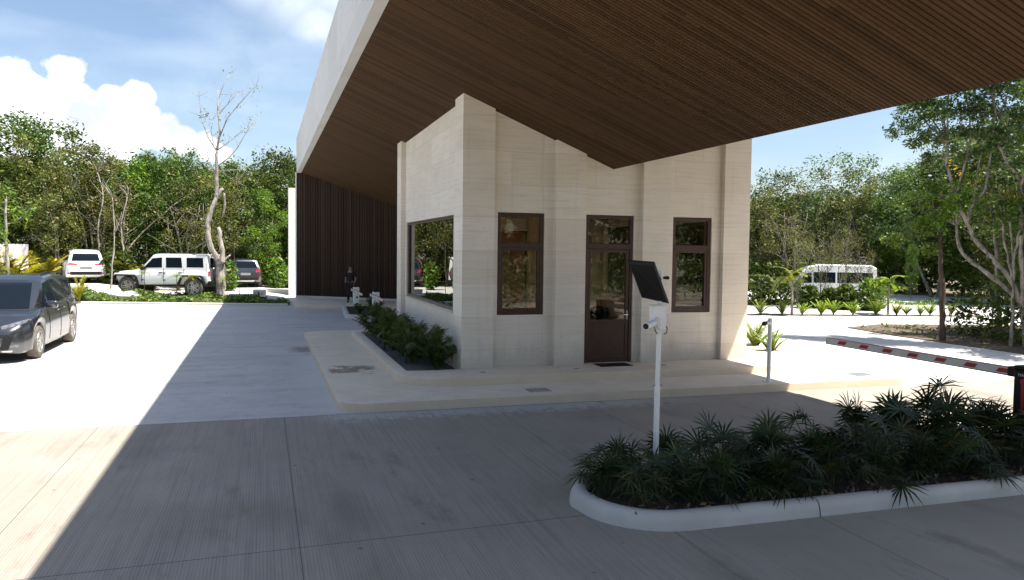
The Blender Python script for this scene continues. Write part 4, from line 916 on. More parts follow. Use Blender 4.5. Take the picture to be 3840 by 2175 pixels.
for ax_ in jeep['arches']:
    for s_ in (-1, 1):
        b = MB(); pts = [(ax_-.62, .52), (ax_-.50, .84), (ax_-.40, .93), (ax_+.42, .93), (ax_+.52, .80), (ax_+.66, .52)]; inn2 = [(ax_-.55, .50), (ax_-.44, .80), (ax_-.37, .875), (ax_+.39, .875), (ax_+.46, .77), (ax_+.58, .50)]
        y0, y1 = (s_*.86, s_*.95)
        for k in range(5):
            q = [pts[k], pts[k+1], inn2[k+1], inn2[k]]; b.add([(x, y, z) for y in (y0, y1) for x, z in q], [(0,1,2,3),(7,6,5,4),(0,4,5,1),(1,5,6,2),(2,6,7,3),(3,7,4,0)])
        b.build('fender_flare', MT['black'], t)
        MB().bbox(ax_-.50, ax_+.53, min(s_*.58, s_*.875), max(s_*.58, s_*.875), .885, .985, .03).build('fender', wp_, t, True, 50)
MB().bbox(2.05, 2.30, -.75, .75, .52, .70, .03).build('front_bumper', MT['black'], t); MB().bbox(-2.25, -2.02, -.75, .75, .52, .70, .03).build('rear_bumper', MT['black'], t)
o = link('spare_wheel', MB().lathe([(.05, -.1), (.36, -.11), (.40, -.06), (.40, .06), (.36, .11), (.05, .1)], 28, Matrix.Rotation(R(90), 4, 'Y')).mesh('spare_wheel', MT['tyre'], True), t, (-2.2, 0, 1.0))
b = MB()
for s_ in (-1, 1):
    for z in (.72, 1.02):
        for x in (.82, -.15): b.bbox(x-.05, x+.05, s_*.80-.02, s_*.80+.02, z-.02, z+.02, .006)
b.build('door_hinge', MT['black'], t)
MB().tube([(.95, -.70, 1.12), (1.0, -.74, 1.95)], .006, 5).build('aerial', MT['black'], t)
# white minibus far right behind the shrubs
bus = dict(x0=-2.7, x1=2.65, floor=.3, rw=.36, ra=.43, arches=(-1.55, 1.62), wt=.98, paint=wp_,
  bot=[(-2.7, .42), (-2.4, .3), (2.3, .28), (2.65, .38)], top=[(-2.7, 1.2), (1.7, 1.2), (2.2, 1.1), (2.5, .95), (2.65, .72)], w=[(-2.7, .90), (-2.5, .97), (1.9, .98), (2.4, .88), (2.65, .60)],
  cabin=dict(H=2.42, roof=[(-2.7, 1.2), (-2.66, 2.25), (-2.4, 2.40), (.6, 2.42), (1.2, 2.28), (1.45, 2.08), (2.3, 1.06)], belt=[(-2.7, 1.19), (2.3, 1.05)], wb=[(-2.7, .95), (1.5, .96), (2.3, .84)], wr=[(-2.7, .80), (1.0, .82), (2.3, .76)]),
  patches=[('windshield', 'x+', [(-.76, 1.15), (.76, 1.15), (.66, 1.98), (-.66, 1.98)], 'carglass'), ('rear_window', 'x-', [(-.7, 1.4), (.7, 1.4), (.64, 2.0), (-.64, 2.0)], 'carglass'), ('window', 'y', [(1.0, 1.28), (1.85, 1.24), (1.35, 1.86), (1.02, 1.92)], 'carglass'), ('window', 'y', [(-.35, 1.30), (.9, 1.30), (.9, 1.95), (-.35, 1.95)], 'carglass'), ('window', 'y', [(-2.5, 1.30), (-.45, 1.30), (-.45, 1.95), (-2.45, 1.95)], 'carglass'),
    ('headlight', 'x+', [(.55, .75), (.86, .78), (.86, .95), (.6, .92)], 'lens', 'pair'), ('taillight', 'x-', [(.75, .8), (.9, .8), (.9, 1.2), (.75, 1.2)], 'redlens', 'pair'), ('door_gap', 'y', [(.93, .5), (.95, .5), (.95, 2.1), (.93, 2.1)], 'black')],
  handles=[(1.0, 1.05, .08), (-.3, 1.05, .08)], mirror=(1.85, 1.35, MT['black']))
ba = math.atan2(1300*600/2569+2800-1920, FPX)+YAW; bd = 42.0
build_car(bus, 'white high-roof minibus half hidden behind shrubs on the right', 'minibus', (CAM.x+bd*math.sin(ba), CAM.y+bd*math.cos(ba), 0), math.pi-ba+R(6), .80)

# ------------------------------------------------------------------ person by the far barrier
def skin_body(name, pts, edges, rad, m, parent=None, lev=2):
    me = bpy.data.meshes.new(name); me.from_pydata(pts, edges, []); o = link(name, me, parent); me.materials.append(m)
    md = o.modifiers.new('skin', 'SKIN'); md.use_smooth_shade = True
    for i, r_ in enumerate(rad): me.skin_vertices[0].data[i].radius = r_ if isinstance(r_, tuple) else (r_, r_)
    me.skin_vertices[0].data[0].use_root = True
    s_ = o.modifiers.new('sub', 'SUBSURF'); s_.levels = lev; s_.render_levels = lev; return o
P_ = thing('person', 'person in black shirt and dark trousers standing before the slatted wall', 'person', (.18, 20.6, .115), R(150), None, .90)
pt = [(0,0,.93),(0,0,1.12),(0,-.01,1.32),(0,-.01,1.46),(0,.02,1.54),(0,.03,1.66),(.1,0,.9),(.11,.02,.50),(.11,0,.09),(.12,.15,.03),(-.1,0,.9),(-.13,-.02,.50),(-.16,-.05,.09),(-.17,.10,.03),(.19,-.01,1.40),(.26,-.03,1.14),(.20,.14,.98),(.15,.21,.96),(-.19,-.01,1.40),(-.27,.0,1.12),(-.23,.13,.90),(-.22,.18,.84),(0,.05,1.73)]
ed = [(0,1),(1,2),(2,3),(3,4),(4,5),(0,6),(6,7),(7,8),(8,9),(0,10),(10,11),(11,12),(12,13),(3,14),(14,15),(15,16),(16,17),(3,18),(18,19),(19,20),(20,21),(5,22)]
rd = [(.15,.10),(.14,.10),(.16,.105),(.12,.08),.055,(.078,.095),.085,.058,.042,.035,.085,.058,.042,.035,.055,.042,.032,.03,.055,.042,.032,.03,(.06,.07)]
body = skin_body('body', pt, ed, rd, MT['skin'], P_)
sp_ = [(0,0,.90),(0,0,1.10),(0,-.01,1.32),(0,-.01,1.45),(.19,-.01,1.405),(.245,-.025,1.20),(-.19,-.01,1.405),(-.25,-.005,1.19)]
skin_body('shirt', sp_, [(0,1),(1,2),(2,3),(3,4),(4,5),(3,6),(6,7)], [(.172,.125),(.16,.12),(.178,.125),(.125,.09),.068,.062,.068,.062], MT['cloth'], P_)
tp = [(0,0,.93),(.1,0,.88),(.11,.02,.50),(.11,0,.07),(-.1,0,.88),(-.13,-.02,.50),(-.16,-.05,.07)]
skin_body('trousers', tp, [(0,1),(1,2),(2,3),(0,4),(4,5),(5,6)], [(.165,.12),.10,.075,.062,.10,.075,.062], MT['jean'], P_)
MB().ball((0, .012, 1.735), .098, 14, (.88, 1.02, .75)).build('hair', MT['hair'], P_, True)
b = MB(); b.ball((.112, .06, .04), .055, 10, (.85, 2.2, .8)); b.build('shoe', MT['hair'], P_, True); b = MB(); b.ball((-.165, .01, .04), .055, 10, (.85, 2.2, .8)); b.build('shoe', MT['hair'], P_, True)
b = MB()
for s_ in (-1, 1): b.ball((s_*.033, .128, 1.675), .011, 8)
b.build('eyes', MT['hair'], P_); MB().ball((0, .138, 1.645), .017, 8, (.8, 1.1, 1.3)).ball((0, .12, 1.60), .02, 8, (1.3, .6, .4)).build('nose', MT['skin'], P_, True)

# ------------------------------------------------------------------ trees
def clump(b, r, c, rad, n, size):
    for _ in range(n):
        d = Vector((r.gauss(0, 1), r.gauss(0, 1), r.gauss(0, .75))); d = d*(rad*.5) if d.length < 2.0 else d.normalized()*rad
        leafquad(b, r, c+d, size*r.uniform(.65, 1.3))
def limb(tb, r, p, d, L, r0, r1, seg=5, wob=.14, n=6):
    pts = [p.copy()]
    for i in range(seg):
        d = (d+Vector((r.gauss(0, wob), r.gauss(0, wob), r.gauss(.03, wob*.6)))).normalized(); p = p+d*L/seg; pts.append(p.copy())
    tb.tube(pts, [r0+(r1-r0)*i/seg for i in range(seg+1)], n); return pts
def gen_tree(seed, h, cw, base, nclump, leaves, size, stems=1, spread=1.0, open_=0.0):
    r = random.Random(seed); tb = MB(); cb = MB(); tips = []
    for s in range(stems):
        lean = Vector((r.gauss(0, .16), r.gauss(0, .16), 1)).normalized()
        pts = limb(tb, r, Vector((r.uniform(-.3, .3)*(stems > 1), r.uniform(-.3, .3)*(stems > 1), -.1)), lean, h*.72, .0085*h+.012, .02, 8, .09, 7)
        for k in range(7):
            i = r.randint(3, 7); a = r.uniform(0, 6.28); d = Vector((math.cos(a), math.sin(a), r.uniform(.3, 1.1))).normalized()
            lp = limb(tb, r, pts[i], d, h*r.uniform(.16, .34), .018+.004*(8-i), .008, 5, .2, 5); tips += lp[2:]
            if r.random() < .7:
                a2 = a+r.uniform(-1, 1); tips += limb(tb, r, lp[3], Vector((math.cos(a2), math.sin(a2), .5)).normalized(), h*.14, .018, .008, 4, .25, 4)[1:]
    for k in range(nclump):
        if k < len(tips) and r.random() < .55: c = tips[r.randrange(len(tips))]+Vector((r.gauss(0, .25), r.gauss(0, .25), r.gauss(.1, .25)))
        else:
            a = r.uniform(0, 6.28); u = r.uniform(-1, 1); q = r.uniform(.62, 1)
            z = base*h+(h*(1-base)*.5)*(1+u*.92); rr = cw*.5*math.sqrt(max(.05, 1-u*u*.85))*q
            c = Vector((rr*math.cos(a), rr*math.sin(a), z))
        rad = r.choice((.28, .36, .45, .58, .72))*spread; clump(cb, r, c, rad, int(leaves*(rad/.55)**2*r.uniform(.6, 1.3)), size)
    return tb, cb
KINDS_ = {}
def kind(nm, *a, m='leafA', bk='barkM', n=3, **k):
    KINDS_[nm] = []
    for s in range(n):
        tb, cb = gen_tree(hash_(nm)+s*17, *a, **k); KINDS_[nm].append((tb.mesh('trunk', MT[bk], True), cb.mesh('crown', MT[m])))
def hash_(s_): return sum(ord(c)*(i+3) for i, c in enumerate(s_))
kind('dark', 8, 4.2, .08, 150, 95, .095, m='leafA', n=3, bk='barkD')
kind('olive', 8, 3.8, .08, 135, 85, .082, m='leafB', n=3, stems=2)
kind('fresh', 8, 3.4, .08, 110, 95, .095, m='leafC', n=2)
kind('fine', 8, 4.4, .25, 110, 95, .075, m='leafD', n=2, stems=2)
kind('bare', 8, 3.4, .12, 75, 42, .08, m='leafB', n=2, stems=3)
KW = {'dark': ('dense dark green', 'tree'), 'olive': ('olive green thin stemmed', 'tree'), 'fresh': ('fresh bright green', 'tree'), 'fine': ('fine leaved blue green', 'tree'), 'bare': ('sparse pale stemmed', 'tree')}
tc_ = 0
def tree(kd, xd, D, top, where, wscale=1.0, group=None, Dz=0.0, lab=None):
    # xd is the bearing as a column of the photograph, D the distance in metres, top the angle of its top
    global tc_
    d = dirpx(xd, 640); a = math.atan2(d.x, d.y); x, y = CAM.x+D*math.sin(a), CAM.y+D*math.cos(a)
    zg = gz(x, y); h = CAM.z-zg+D*math.tan(R(top)); s_ = h/8.15
    t = thing(kd+'_tree' if kd in ('bare',) else 'forest_tree', lab or f'{KW[kd][0]} tree {where}', 'tree', (x, y, zg), rnd.uniform(0, 6.28), group, 1)
    tm, cm = KINDS_[kd][tc_ % len(KINDS_[kd])]; tc_ += 1
    t.scale = (s_*wscale*rnd.uniform(.92, 1.1), s_*wscale*rnd.uniform(.92, 1.1), s_)
    link('trunk', tm, t); link('crown', cm, t); return t
LF = 'trees along the left forest edge'; RF = 'trees along the right forest edge'
for a in [
 ('dark', -95, 47, 7.7, 'off the left edge above the white wall', 1.15), ('dark', 20, 49, 8.1, 'above the white wall at the left edge', 1.15), ('olive', 95, 47, 7.0, 'right of the white wall', 1.0), ('dark', 165, 50, 7.9, 'above the white crossover, tallest on the left', 1.05),
 ('olive', 235, 46.5, 6.9, 'just right of the white crossover', 1.0), ('bare', 285, 46, 6.6, 'between the crossover and the off-roader', .9), ('fresh', 330, 48.5, 5.9, 'above the bonnet of the off-roader', 1.0), ('dark', 395, 50, 6.3, 'above the windscreen of the off-roader', 1.1),
 ('dark', 455, 47.5, 6.9, 'above the middle of the off-roader', 1.05), ('olive', 505, 46.5, 5.6, 'above the rear of the off-roader', 1.0), ('dark', 560, 50, 6.1, 'behind the tall bare tree', 1.0), ('olive', 612, 48, 5.3, 'above the dark parked car', 1.0),
 ('fresh', 655, 47, 4.3, 'right of the dark parked car', .9), ('dark', 700, 50, 6.9, 'by the white wall pier', 1.05), ('dark', 765, 51, 6.9, 'hidden behind the slatted wall corner', 1.1), ('bare', 440, 45.5, 5.6, 'with leaning stems behind the off-roader roof', .9), ('olive', 140, 45.5, 5.2, 'in front of the forest above the minivan', .9)]:
    tree(a[0], a[1], a[2], a[3], a[4]+' on the left', a[5], LF)
for a in [
 ('olive', 1890, 58, 5.3, 'beside the booth corner', 1.15), ('dark', 1945, 62, 5.9, 'left of the minibus', 1.1), ('bare', 1970, 56, 5.4, 'left of the minibus roof', 1.0), ('olive', 2030, 60, 6.1, 'above the minibus windscreen', 1.15), ('fine', 2100, 60, 7.3, 'above the minibus roof', 1.1),
 ('olive', 2150, 58, 6.2, 'above the rear of the minibus', 1.1), ('fresh', 2250, 57, 4.6, 'right of the minibus', 1.0), ('dark', 2235, 63, 5.6, 'behind the bright green tree', 1.1), ('dark', 2320, 58, 6.6, 'left of the curved trunks', 1.2), ('fine', 2345, 52, 7.4, 'behind the curved trunks', 1.1),
 ('dark', 2420, 55, 8.4, 'deep behind the curved trunks', 1.2), ('dark', 2500, 52, 9.0, 'behind the forked white trunk', 1.2), ('olive', 2570, 50, 9.5, 'at the right edge', 1.1), ('dark', 2660, 48, 9.8, 'beyond the right edge', 1.2)]:
    tree(a[0], a[1], a[2], a[3], a[4]+' on the right', a[5], RF)
tree('fresh', 2291, 47.5, .9, '', .55, None, lab='small bright green tree with a straight stem right of the minibus')
# thin trees and shrubs standing in front of the minibus
for i, (xd, D, top, w_) in enumerate([(2008, 38.2, 3.2, .62), (2062, 38.6, 3.4, .55), (2118, 38.0, 3.3, .6), (2172, 39, 1.6, .6)]):
    tree('bare', xd, D, top, ['at the front of the minibus', 'before the front door of the minibus', 'before the middle of the minibus', 'at the tail of the minibus'][i], w_, 'thin trees before the minibus')
def shrub(name, seed, xd, D, w_, h, n, size, m, label, cat='shrub', group=None):
    d = dirpx(xd, 640); a = math.atan2(d.x, d.y); x, y = CAM.x+D*math.sin(a), CAM.y+D*math.cos(a)
    o = broad_shrub(seed, w_, h, n, size).build(name, MT[m]); o.location = (x, y, gz(x, y)); return tag(o, label, cat, group)
shrub('shrub', 1, 2035, 37.6, .5, 1.0, 650, .13, 'leafA', 'dark shrub at the front wheel of the minibus'); shrub('shrub', 2, 2085, 37.8, .42, .9, 380, .13, 'leafA', 'small dark shrub before the minibus door')
shrub('shrub', 3, 2128, 37.4, .5, 1.1, 600, .13, 'leafA', 'dark shrub at the rear wheel of the minibus'); shrub('shrub', 4, 2192, 37.6, .7, 1.4, 700, .13, 'leafC', 'green shrub at the tail of the minibus')
shrub('shrub', 5, 1905, 39, 1.0, 1.4, 900, .13, 'leafA', 'dark shrub beside the booth corner across the road'); shrub('shrub', 6, 1960, 39.5, 1.2, 1.3, 900, .13, 'leafA', 'dark shrub behind the young palm left of the minibus')
shrub('shrub', 7, 292, 43.2, 1.0, 1.6, 1600, .12, 'leafA', 'dark glossy shrub at the nose of the white off-roader'); shrub('shrub', 8, 576, 42.5, .45, 1.5, 500, .12, 'leafC', 'green shrub between the bare tree and the dark car')
shrub('shrub', 9, 690, 46.5, .8, 1.7, 900, .13, 'leafC', 'green shrub right of the dark car by the white pier')
shrub('shrub', 10, 2430, 27.5, .6, 1.3, 330, .085, 'leafA', 'dark shrub at the foot of the straight dark trunk'); shrub('shrub', 11, 2480, 27.5, .9, 1.5, 520, .085, 'leafA', 'dark shrub below the curved trunks'); shrub('shrub', 12, 2540, 26.5, .9, 1.9, 620, .085, 'leafA', 'dark shrub below the forked white trunk'); shrub('shrub', 13, 2590, 25.5, .9, 1.6, 420, .085, 'leafA', 'dark shrub at the right edge of the photo')
# the woods beyond and the undergrowth at their feet read as one mass
def wood(name, spots, label, leaves, size, m, seed, zlo=0.0):
    r = random.Random(seed); b = MB()
    for x, y, h, wd in spots:
        for k in range(int(h*wd*1.3)+3):
            c = Vector((x+r.uniform(-wd, wd)*.6, y+r.uniform(-wd, wd)*.6, zlo+h*r.random()**.8)); clump(b, r, c, r.uniform(.5, 1.1), leaves, size)
    return tag(b.build(name, MT[m]), label, kind='stuff')
def polar(xd, D):
    d = dirpx(xd, 640); a = math.atan2(d.x, d.y); return CAM.x+D*math.sin(a), CAM.y+D*math.cos(a)
wood('woodland', [(*polar(xd, 54+6*rnd.random()), 6.6+rnd.random()*1.2, 2.8) for xd in range(-260, 900, 46)], 'dense dark woods behind the left trees', 46, .26, 'leafA', 5)
wood('woodland', [(*polar(xd, 66+7*rnd.random()), 6.4+rnd.random()+max(0, (xd-2300)/160), 3.6) for xd in range(1780, 2800, 56)], 'dense dark woods behind the right trees', 46, .30, 'leafA', 6)
wood('woodland', [(*polar(xd, 62+8*rnd.random()), 6.5+rnd.random(), 3.4) for xd in range(900, 1790, 60)], 'woods behind the booth', 40, .28, 'leafA', 17)
wood('undergrowth', [(*polar(xd, 48.5+2.5*rnd.random()), 1.5, 1.7) for xd in range(-260, 860, 40)], 'dark undergrowth along the left forest edge', 40, .17, 'leafA', 8)
wood('undergrowth', [(x, y, 2.0+.5*rnd.random(), 1.3) for x, y in ((17.0, 2.6), (17.4, 1.2), (17.8, -.2), (18.2, -1.6), (19.2, 2.2), (19.6, .4), (18.6, 3.6))], 'dark undergrowth at the feet of the near right trees', 42, .10, 'leafA', 15)
wood('undergrowth', [(*polar(xd, 55+4*rnd.random()), 1.8, 2.2) for xd in range(1780, 2800, 50)], 'dark undergrowth along the right forest edge', 40, .18, 'leafA', 9)
wood('woodland', [(x, y, 9+rnd.random()*3, 3.4) for x in range(0, 70, 4) for y in (-42-3*rnd.random(), -47, -52)]+[(x, -38, 9, 3.5) for x in range(-34, 0, 4)], 'woods behind the camera mirrored in the booth windows', 60, .20, 'leafA', 10)
wood('undergrowth', [(x, y, 1.5+rnd.random(), 1.9) for x in range(1, 46, 3) for y in (-18-rnd.random(), -21.5, -25, -29)], 'low bushes behind the camera mirrored in the booth windows', 44, .12, 'leafA', 16)
wood('woodland', [(x, y, 7.5+rnd.random()*3, 3.2) for y in range(-30, 12, 4) for x in (-30-3*rnd.random(), -36)], 'woods left of the lanes', 24, .33, 'leafB', 12)
def knob(pts, r0, r1, r, amp=.16, step=.16):
    pts = [Vector(p) for p in pts]; out = []; n = len(pts)
    for i in range(n-1):
        p0, p1, p2, p3 = pts[max(i-1, 0)], pts[i], pts[i+1], pts[min(i+2, n-1)]; m = max(2, int((p2-p1).length/step))
        for q in range(m):
            t = q/m; out.append(.5*((2*p1)+(p2-p0)*t+(2*p0-5*p1+4*p2-p3)*t*t+(3*p1-p0-3*p2+p3)*t**3))
    out.append(pts[-1]); k = len(out); rr_ = [(r0+(r1-r0)*i/(k-1))*(1+r.uniform(-amp, amp)) for i in range(k)]
    return [p+Vector((r.gauss(0, .012), r.gauss(0, .012), 0)) for p in out], rr_
# pale stems standing among the left trees
def stem(label, pts, r0, r1, m='barkP', parent=None, n=7, name='trunk'):
    b = MB().tube(*knob(pts, r0, r1, random.Random(len(pts)), .12, .25), n); return b.build(name, MT[m], parent, True)
for lab, pts, r0, r1 in [
  ('pale leaning dead trunk rising to the right beside the crossover', [(-11.2, 31.2, .6), (-9.89, 31.86, 2.77), (-8.46, 32.01, 4.26), (-7.54, 32.06, 5.08), (-6.8, 32.2, 5.6)], .055, .02),
  ('thin pale stem with a bend right of the white crossover', [(-11.3, 30.7, .5), (-11.35, 30.61, 1.66), (-11.43, 30.59, 3.4), (-11.2, 30.7, 5.0), (-11.5, 30.9, 6.2)], .055, .02),
  ('slim pale stem crossing the leaning dead trunk', [(-10.2, 30.9, .5), (-10.25, 30.79, 1.61), (-10.4, 30.78, 3.43), (-10.1, 30.9, 5.0)], .055, .02),
  ('slim straight stem at the left end of the hedge', [(-9.86, 24.6, .1), (-9.85, 24.65, 1.3), (-9.72, 24.75, 3.0), (-9.8, 24.8, 4.6)], .045, .015)]:
    t = thing('dead_tree', lab, 'tree', (0, 0, 0)); stem(lab, pts, r0, r1, 'barkP', t); r = random.Random(len(lab)); tb = MB()
    for k in range(5):
        q = Vector(pts[-1 if k < 3 else -2]); limb(tb, r, q, Vector((r.gauss(0, .6), r.gauss(0, .3), .9)).normalized(), 1.0, .022, .006, 5, .2, 4)
    tb.build('twigs', MT['barkP'], t, True)
t = thing('slender_tree', 'pale slender tree standing before the white wall at the left edge', 'tree', (-13.75, 24.1, gz(-13.75, 24.1)))
stem('', [(0, 0, -.05), (.06, 0, 1.4), (.0, 0, 2.6), (.03, 0, 4.3)], .085, .04, 'barkP', t); r = random.Random(5); tb = MB(); cb = MB()
for k in range(7):
    a = r.uniform(0, 6.28); lp = limb(tb, r, Vector((.01, 0, 2.4+.28*k)), Vector((math.cos(a), math.sin(a), .5)).normalized(), 1.2, .025, .008, 5, .2, 5)
    for q in lp[2:]: clump(cb, r, q, .45, 34, .11)
tb.build('limbs', MT['barkP'], t, True); cb.build('crown', MT['leafC'], t)
# the tall bare tree in the hedge strip
t = thing('bare_tree', 'tall pale half dead tree with a curved trunk and a bare crown', 'tree', (0, 0, 0)); Y0 = 23.3
TR = [([(-5.26, .0), (-5.25, 1.01), (-5.28, 1.95)], .21, .18), ([(-5.32, 1.85), (-5.66, 2.51), (-5.75, 3.41), (-5.58, 4.15), (-5.33, 4.77), (-5.12, 5.05)], .13, .07), ([(-5.40, 4.70), (-5.38, 5.75), (-5.37, 6.69)], .085, .06),
  ([(-5.17, 1.7), (-5.16, 2.33), (-5.24, 2.69), (-5.31, 3.31)], .13, .085), ([(-5.06, 4.82), (-5.05, 4.38), (-5.12, 3.82)], .05, .035), ([(-5.12, 1.80), (-5.0, 1.95), (-4.82, 2.1)], .06, .03)]
b = MB()
rk = random.Random(21)
for k, (p, r0, r1) in enumerate(TR): b.tube(*knob([(x, Y0+.08*math.sin(z*1.3+k), z) for x, z in p], r0, r1, rk, .14, .13), 10)
b.build('trunk', MT['barkP'], t, True)
BR = [([(-5.37, 6.69), (-5.22, 7.49), (-5.31, 8.57), (-5.3, 9.43)], .055, .015), ([(-5.37, 6.69), (-5.72, 7.25), (-5.95, 7.95), (-6.08, 8.87), (-6.11, 9.51)], .03, .006), ([(-5.25, 7.27), (-4.9, 8.16), (-4.41, 8.77), (-3.85, 9.46), (-3.61, 9.56)], .03, .007), ([(-5.38, 5.97), (-4.84, 6.43), (-4.49, 6.88), (-4.14, 7.55), (-3.51, 8.54)], .032, .007),
  ([(-5.37, 6.69), (-4.9, 7.08), (-4.28, 7.69), (-3.65, 8.09)], .026, .006), ([(-5.40, 5.6), (-5.7, 6.1), (-5.74, 6.53), (-5.62, 6.9)], .025, .006), ([(-5.35, 5.80), (-4.43, 5.9), (-3.94, 5.81)], .022, .006), ([(-5.30, 5.85), (-4.57, 5.38), (-4.2, 5.2)], .022, .006), ([(-5.26, 8.3), (-4.82, 8.83), (-4.27, 9.48)], .018, .005), ([(-5.29, 8.93), (-5.03, 9.67), (-4.75, 10.19)], .014, .005), ([(-5.5, 6.95), (-5.6, 7.6), (-5.5, 8.2)], .016, .005)]
tb = MB(); cb = MB(); r = random.Random(11)
for k, (p, r0, r1) in enumerate(BR):
    q = [Vector((x, Y0+.35*(i/(len(p)-1))*math.sin(k*2.1), z)) for i, (x, z) in enumerate(p)]; tb.tube(q, [r0+(r1-r0)*i/(len(p)-1) for i in range(len(p))], 6)
    for i in range(1, len(q)):
        for _ in range(3): limb(tb, r, q[i-1].lerp(q[i], r.random()), Vector((r.gauss(0, .6), r.gauss(0, .5), r.gauss(.5, .4))).normalized(), r.uniform(.35, .9), .009, .004, 4, .22, 4)
for x, z, n_ in [(-5.85, 8.2, 12), (-5.7, 8.0, 10), (-6.0, 8.3, 6), (-5.3, 8.1, 7), (-4.9, 8.3, 7), (-4.45, 8.55, 6), (-3.9, 9.4, 6), (-3.6, 9.5, 4), (-5.25, 7.6, 6), (-4.3, 7.6, 5), (-5.2, 7.15, 6), (-3.9, 8.0, 4), (-5.5, 7.3, 4), (-4.75, 10.1, 5), (-3.5, 8.5, 3)]:
    for _ in range(n_): leafquad(cb, r, Vector((x+r.gauss(0, .14), Y0+r.gauss(0, .14), z+r.gauss(0, .12))), .07)
tb.build('branches', MT['barkP'], t, True); cb.build('crown', MT['leafB'], t)

# the near group of trees on the right
def treegroup(name, label, stems, limbs, blobs, m, bk='barkN', size=.055, seed=1):
    t = thing(name, label, 'tree', (0, 0, 0)); b = MB(); r = random.Random(seed)
    for p, r0, r1 in stems: b.tube(*knob(p, r0, r1, r), 9)
    tb = b; cb = MB()
    for p, r0, r1 in limbs:
        k = len(p); tb.tube(p, [r0+(r1-r0)*i/(k-1) for i in range(k)], 7)
    src = [Vector(q) for s in stems+limbs for q in s[0][-3:]]
    for c, rad, n in blobs:
        c = Vector(c); near_ = min(src, key=lambda q: (q-c).length)
        if (near_-c).length > .2: tb.tube([near_, near_.lerp(c, .5)+Vector((r.gauss(0, .1), r.gauss(0, .1), .1)), c], [.03, .02, .01], 5)
        for k in range(max(3, int(n/22))):
            d = Vector((r.gauss(0, 1), r.gauss(0, 1), r.gauss(0, .45)))*rad*.5; q = c+d; tb.tube([c, c.lerp(q, .5)+Vector((0, 0, .05)), q], [.012, .008, .004], 4)
            clump(cb, r, q, rad*.42, 62, size)
    tb.build('trunk', MT[bk], t, True)
    if cb.v: cb.build('crown', MT[m], t)
    return t
rr = random.Random(44)
treegroup('curved_tree', 'near tree on the right with a curving pale trunk and a fine leaved spreading crown', [([(16.2, 1.9, -.1), (15.95, 2.15, 1.5), (15.56, 2.58, 2.39), (15.29, 2.89, 2.83), (15.13, 3.05, 3.35), (15.0, 3.16, 3.71), (14.9, 3.24, 4.13), (14.75, 3.35, 4.65), (14.65, 3.38, 5.12), (14.62, 3.33, 5.58)], .085, .035)],
  [([(15.13, 3.05, 3.35), (15.15, 3.0, 3.76), (15.35, 2.72, 4.26), (15.35, 2.64, 4.92), (15.36, 2.56, 5.5)], .06, .02), ([(14.9, 3.24, 4.13), (14.85, 3.0, 4.8), (14.95, 2.9, 5.6)], .04, .02), ([(15.15, 2.9, 3.9), (15.0, 2.7, 4.7), (15.05, 2.6, 5.4)], .035, .015)],
  [((13.85, 4.05, 6.0), .50, 190), ((14.15, 3.75, 6.3), .55, 260), ((14.5, 3.4, 6.35), .6, 300), ((14.85, 3.05, 6.4), .62, 320), ((15.2, 2.6, 6.35), .6, 300), ((14.5, 3.5, 5.75), .5, 200), ((15.0, 2.9, 5.8), .5, 220), ((15.35, 2.5, 5.9), .5, 220), ((14.35, 3.6, 6.75), .5, 200), ((14.9, 3.1, 6.9), .6, 260), ((14.2, 3.9, 5.75), .4, 130), ((15.5, 2.3, 6.9), .6, 260), ((14.0, 4.0, 6.7), .5, 220), ((14.6, 3.3, 7.3), .6, 260), ((15.0, 2.9, 5.2), .45, 160), ((14.3, 3.7, 5.1), .4, 120)], 'leafD', seed=31)
treegroup('forked_tree', 'near tree at the right edge with a forked white trunk and a high crown', [([(16.05, 1.9, -.1), (15.99, 2.06, 2.12), (15.92, 2.1, 3.64), (15.87, 2.1, 4.34), (15.77, 2.19, 4.64), (15.44, 2.45, 5.41), (15.31, 2.53, 5.77), (15.29, 2.45, 6.25), (15.19, 2.47, 6.65)], .075, .03)],
  [([(15.87, 2.1, 4.34), (15.95, 1.98, 4.9), (15.9, 1.9, 5.6), (16.0, 1.8, 6.4)], .045, .02)], [((15.6, 2.1, 7.2), .8, 380), ((15.3, 2.5, 7.9), .8, 360), ((15.9, 1.9, 7.9), .8, 360), ((15.5, 2.3, 5.5), .5, 200), ((15.9, 1.7, 6.8), .8, 360), ((16.2, 1.2, 6.6), .9, 380), ((15.7, 2.2, 6.2), .55, 220), ((16.0, 1.7, 5.9), .55, 220), ((15.2, 2.6, 7.2), .7, 300), ((16.3, 1.3, 5.4), .6, 220), ((16.0, 1.9, 5.1), .45, 130), ((15.7, 2.4, 4.9), .4, 110)], 'leafD', seed=32)
treegroup('leaning_tree', 'near tree on the right with a short trunk curving up to the left', [([(16.1, 2.2, 1.3), (15.48, 2.67, 1.98), (15.18, 3.02, 2.36), (15.02, 3.19, 2.72), (14.96, 3.25, 3.3)], .07, .035)], [([(16.1, 2.2, 1.3), (16.3, 2.0, .6), (16.4, 2.0, -.1)], .08, .10)], [((14.9, 3.3, 3.8), .5, 200), ((14.6, 3.5, 4.1), .5, 200), ((14.5, 3.6, 3.4), .45, 160), ((15.0, 3.1, 4.4), .45, 150)], 'leafC', seed=33)
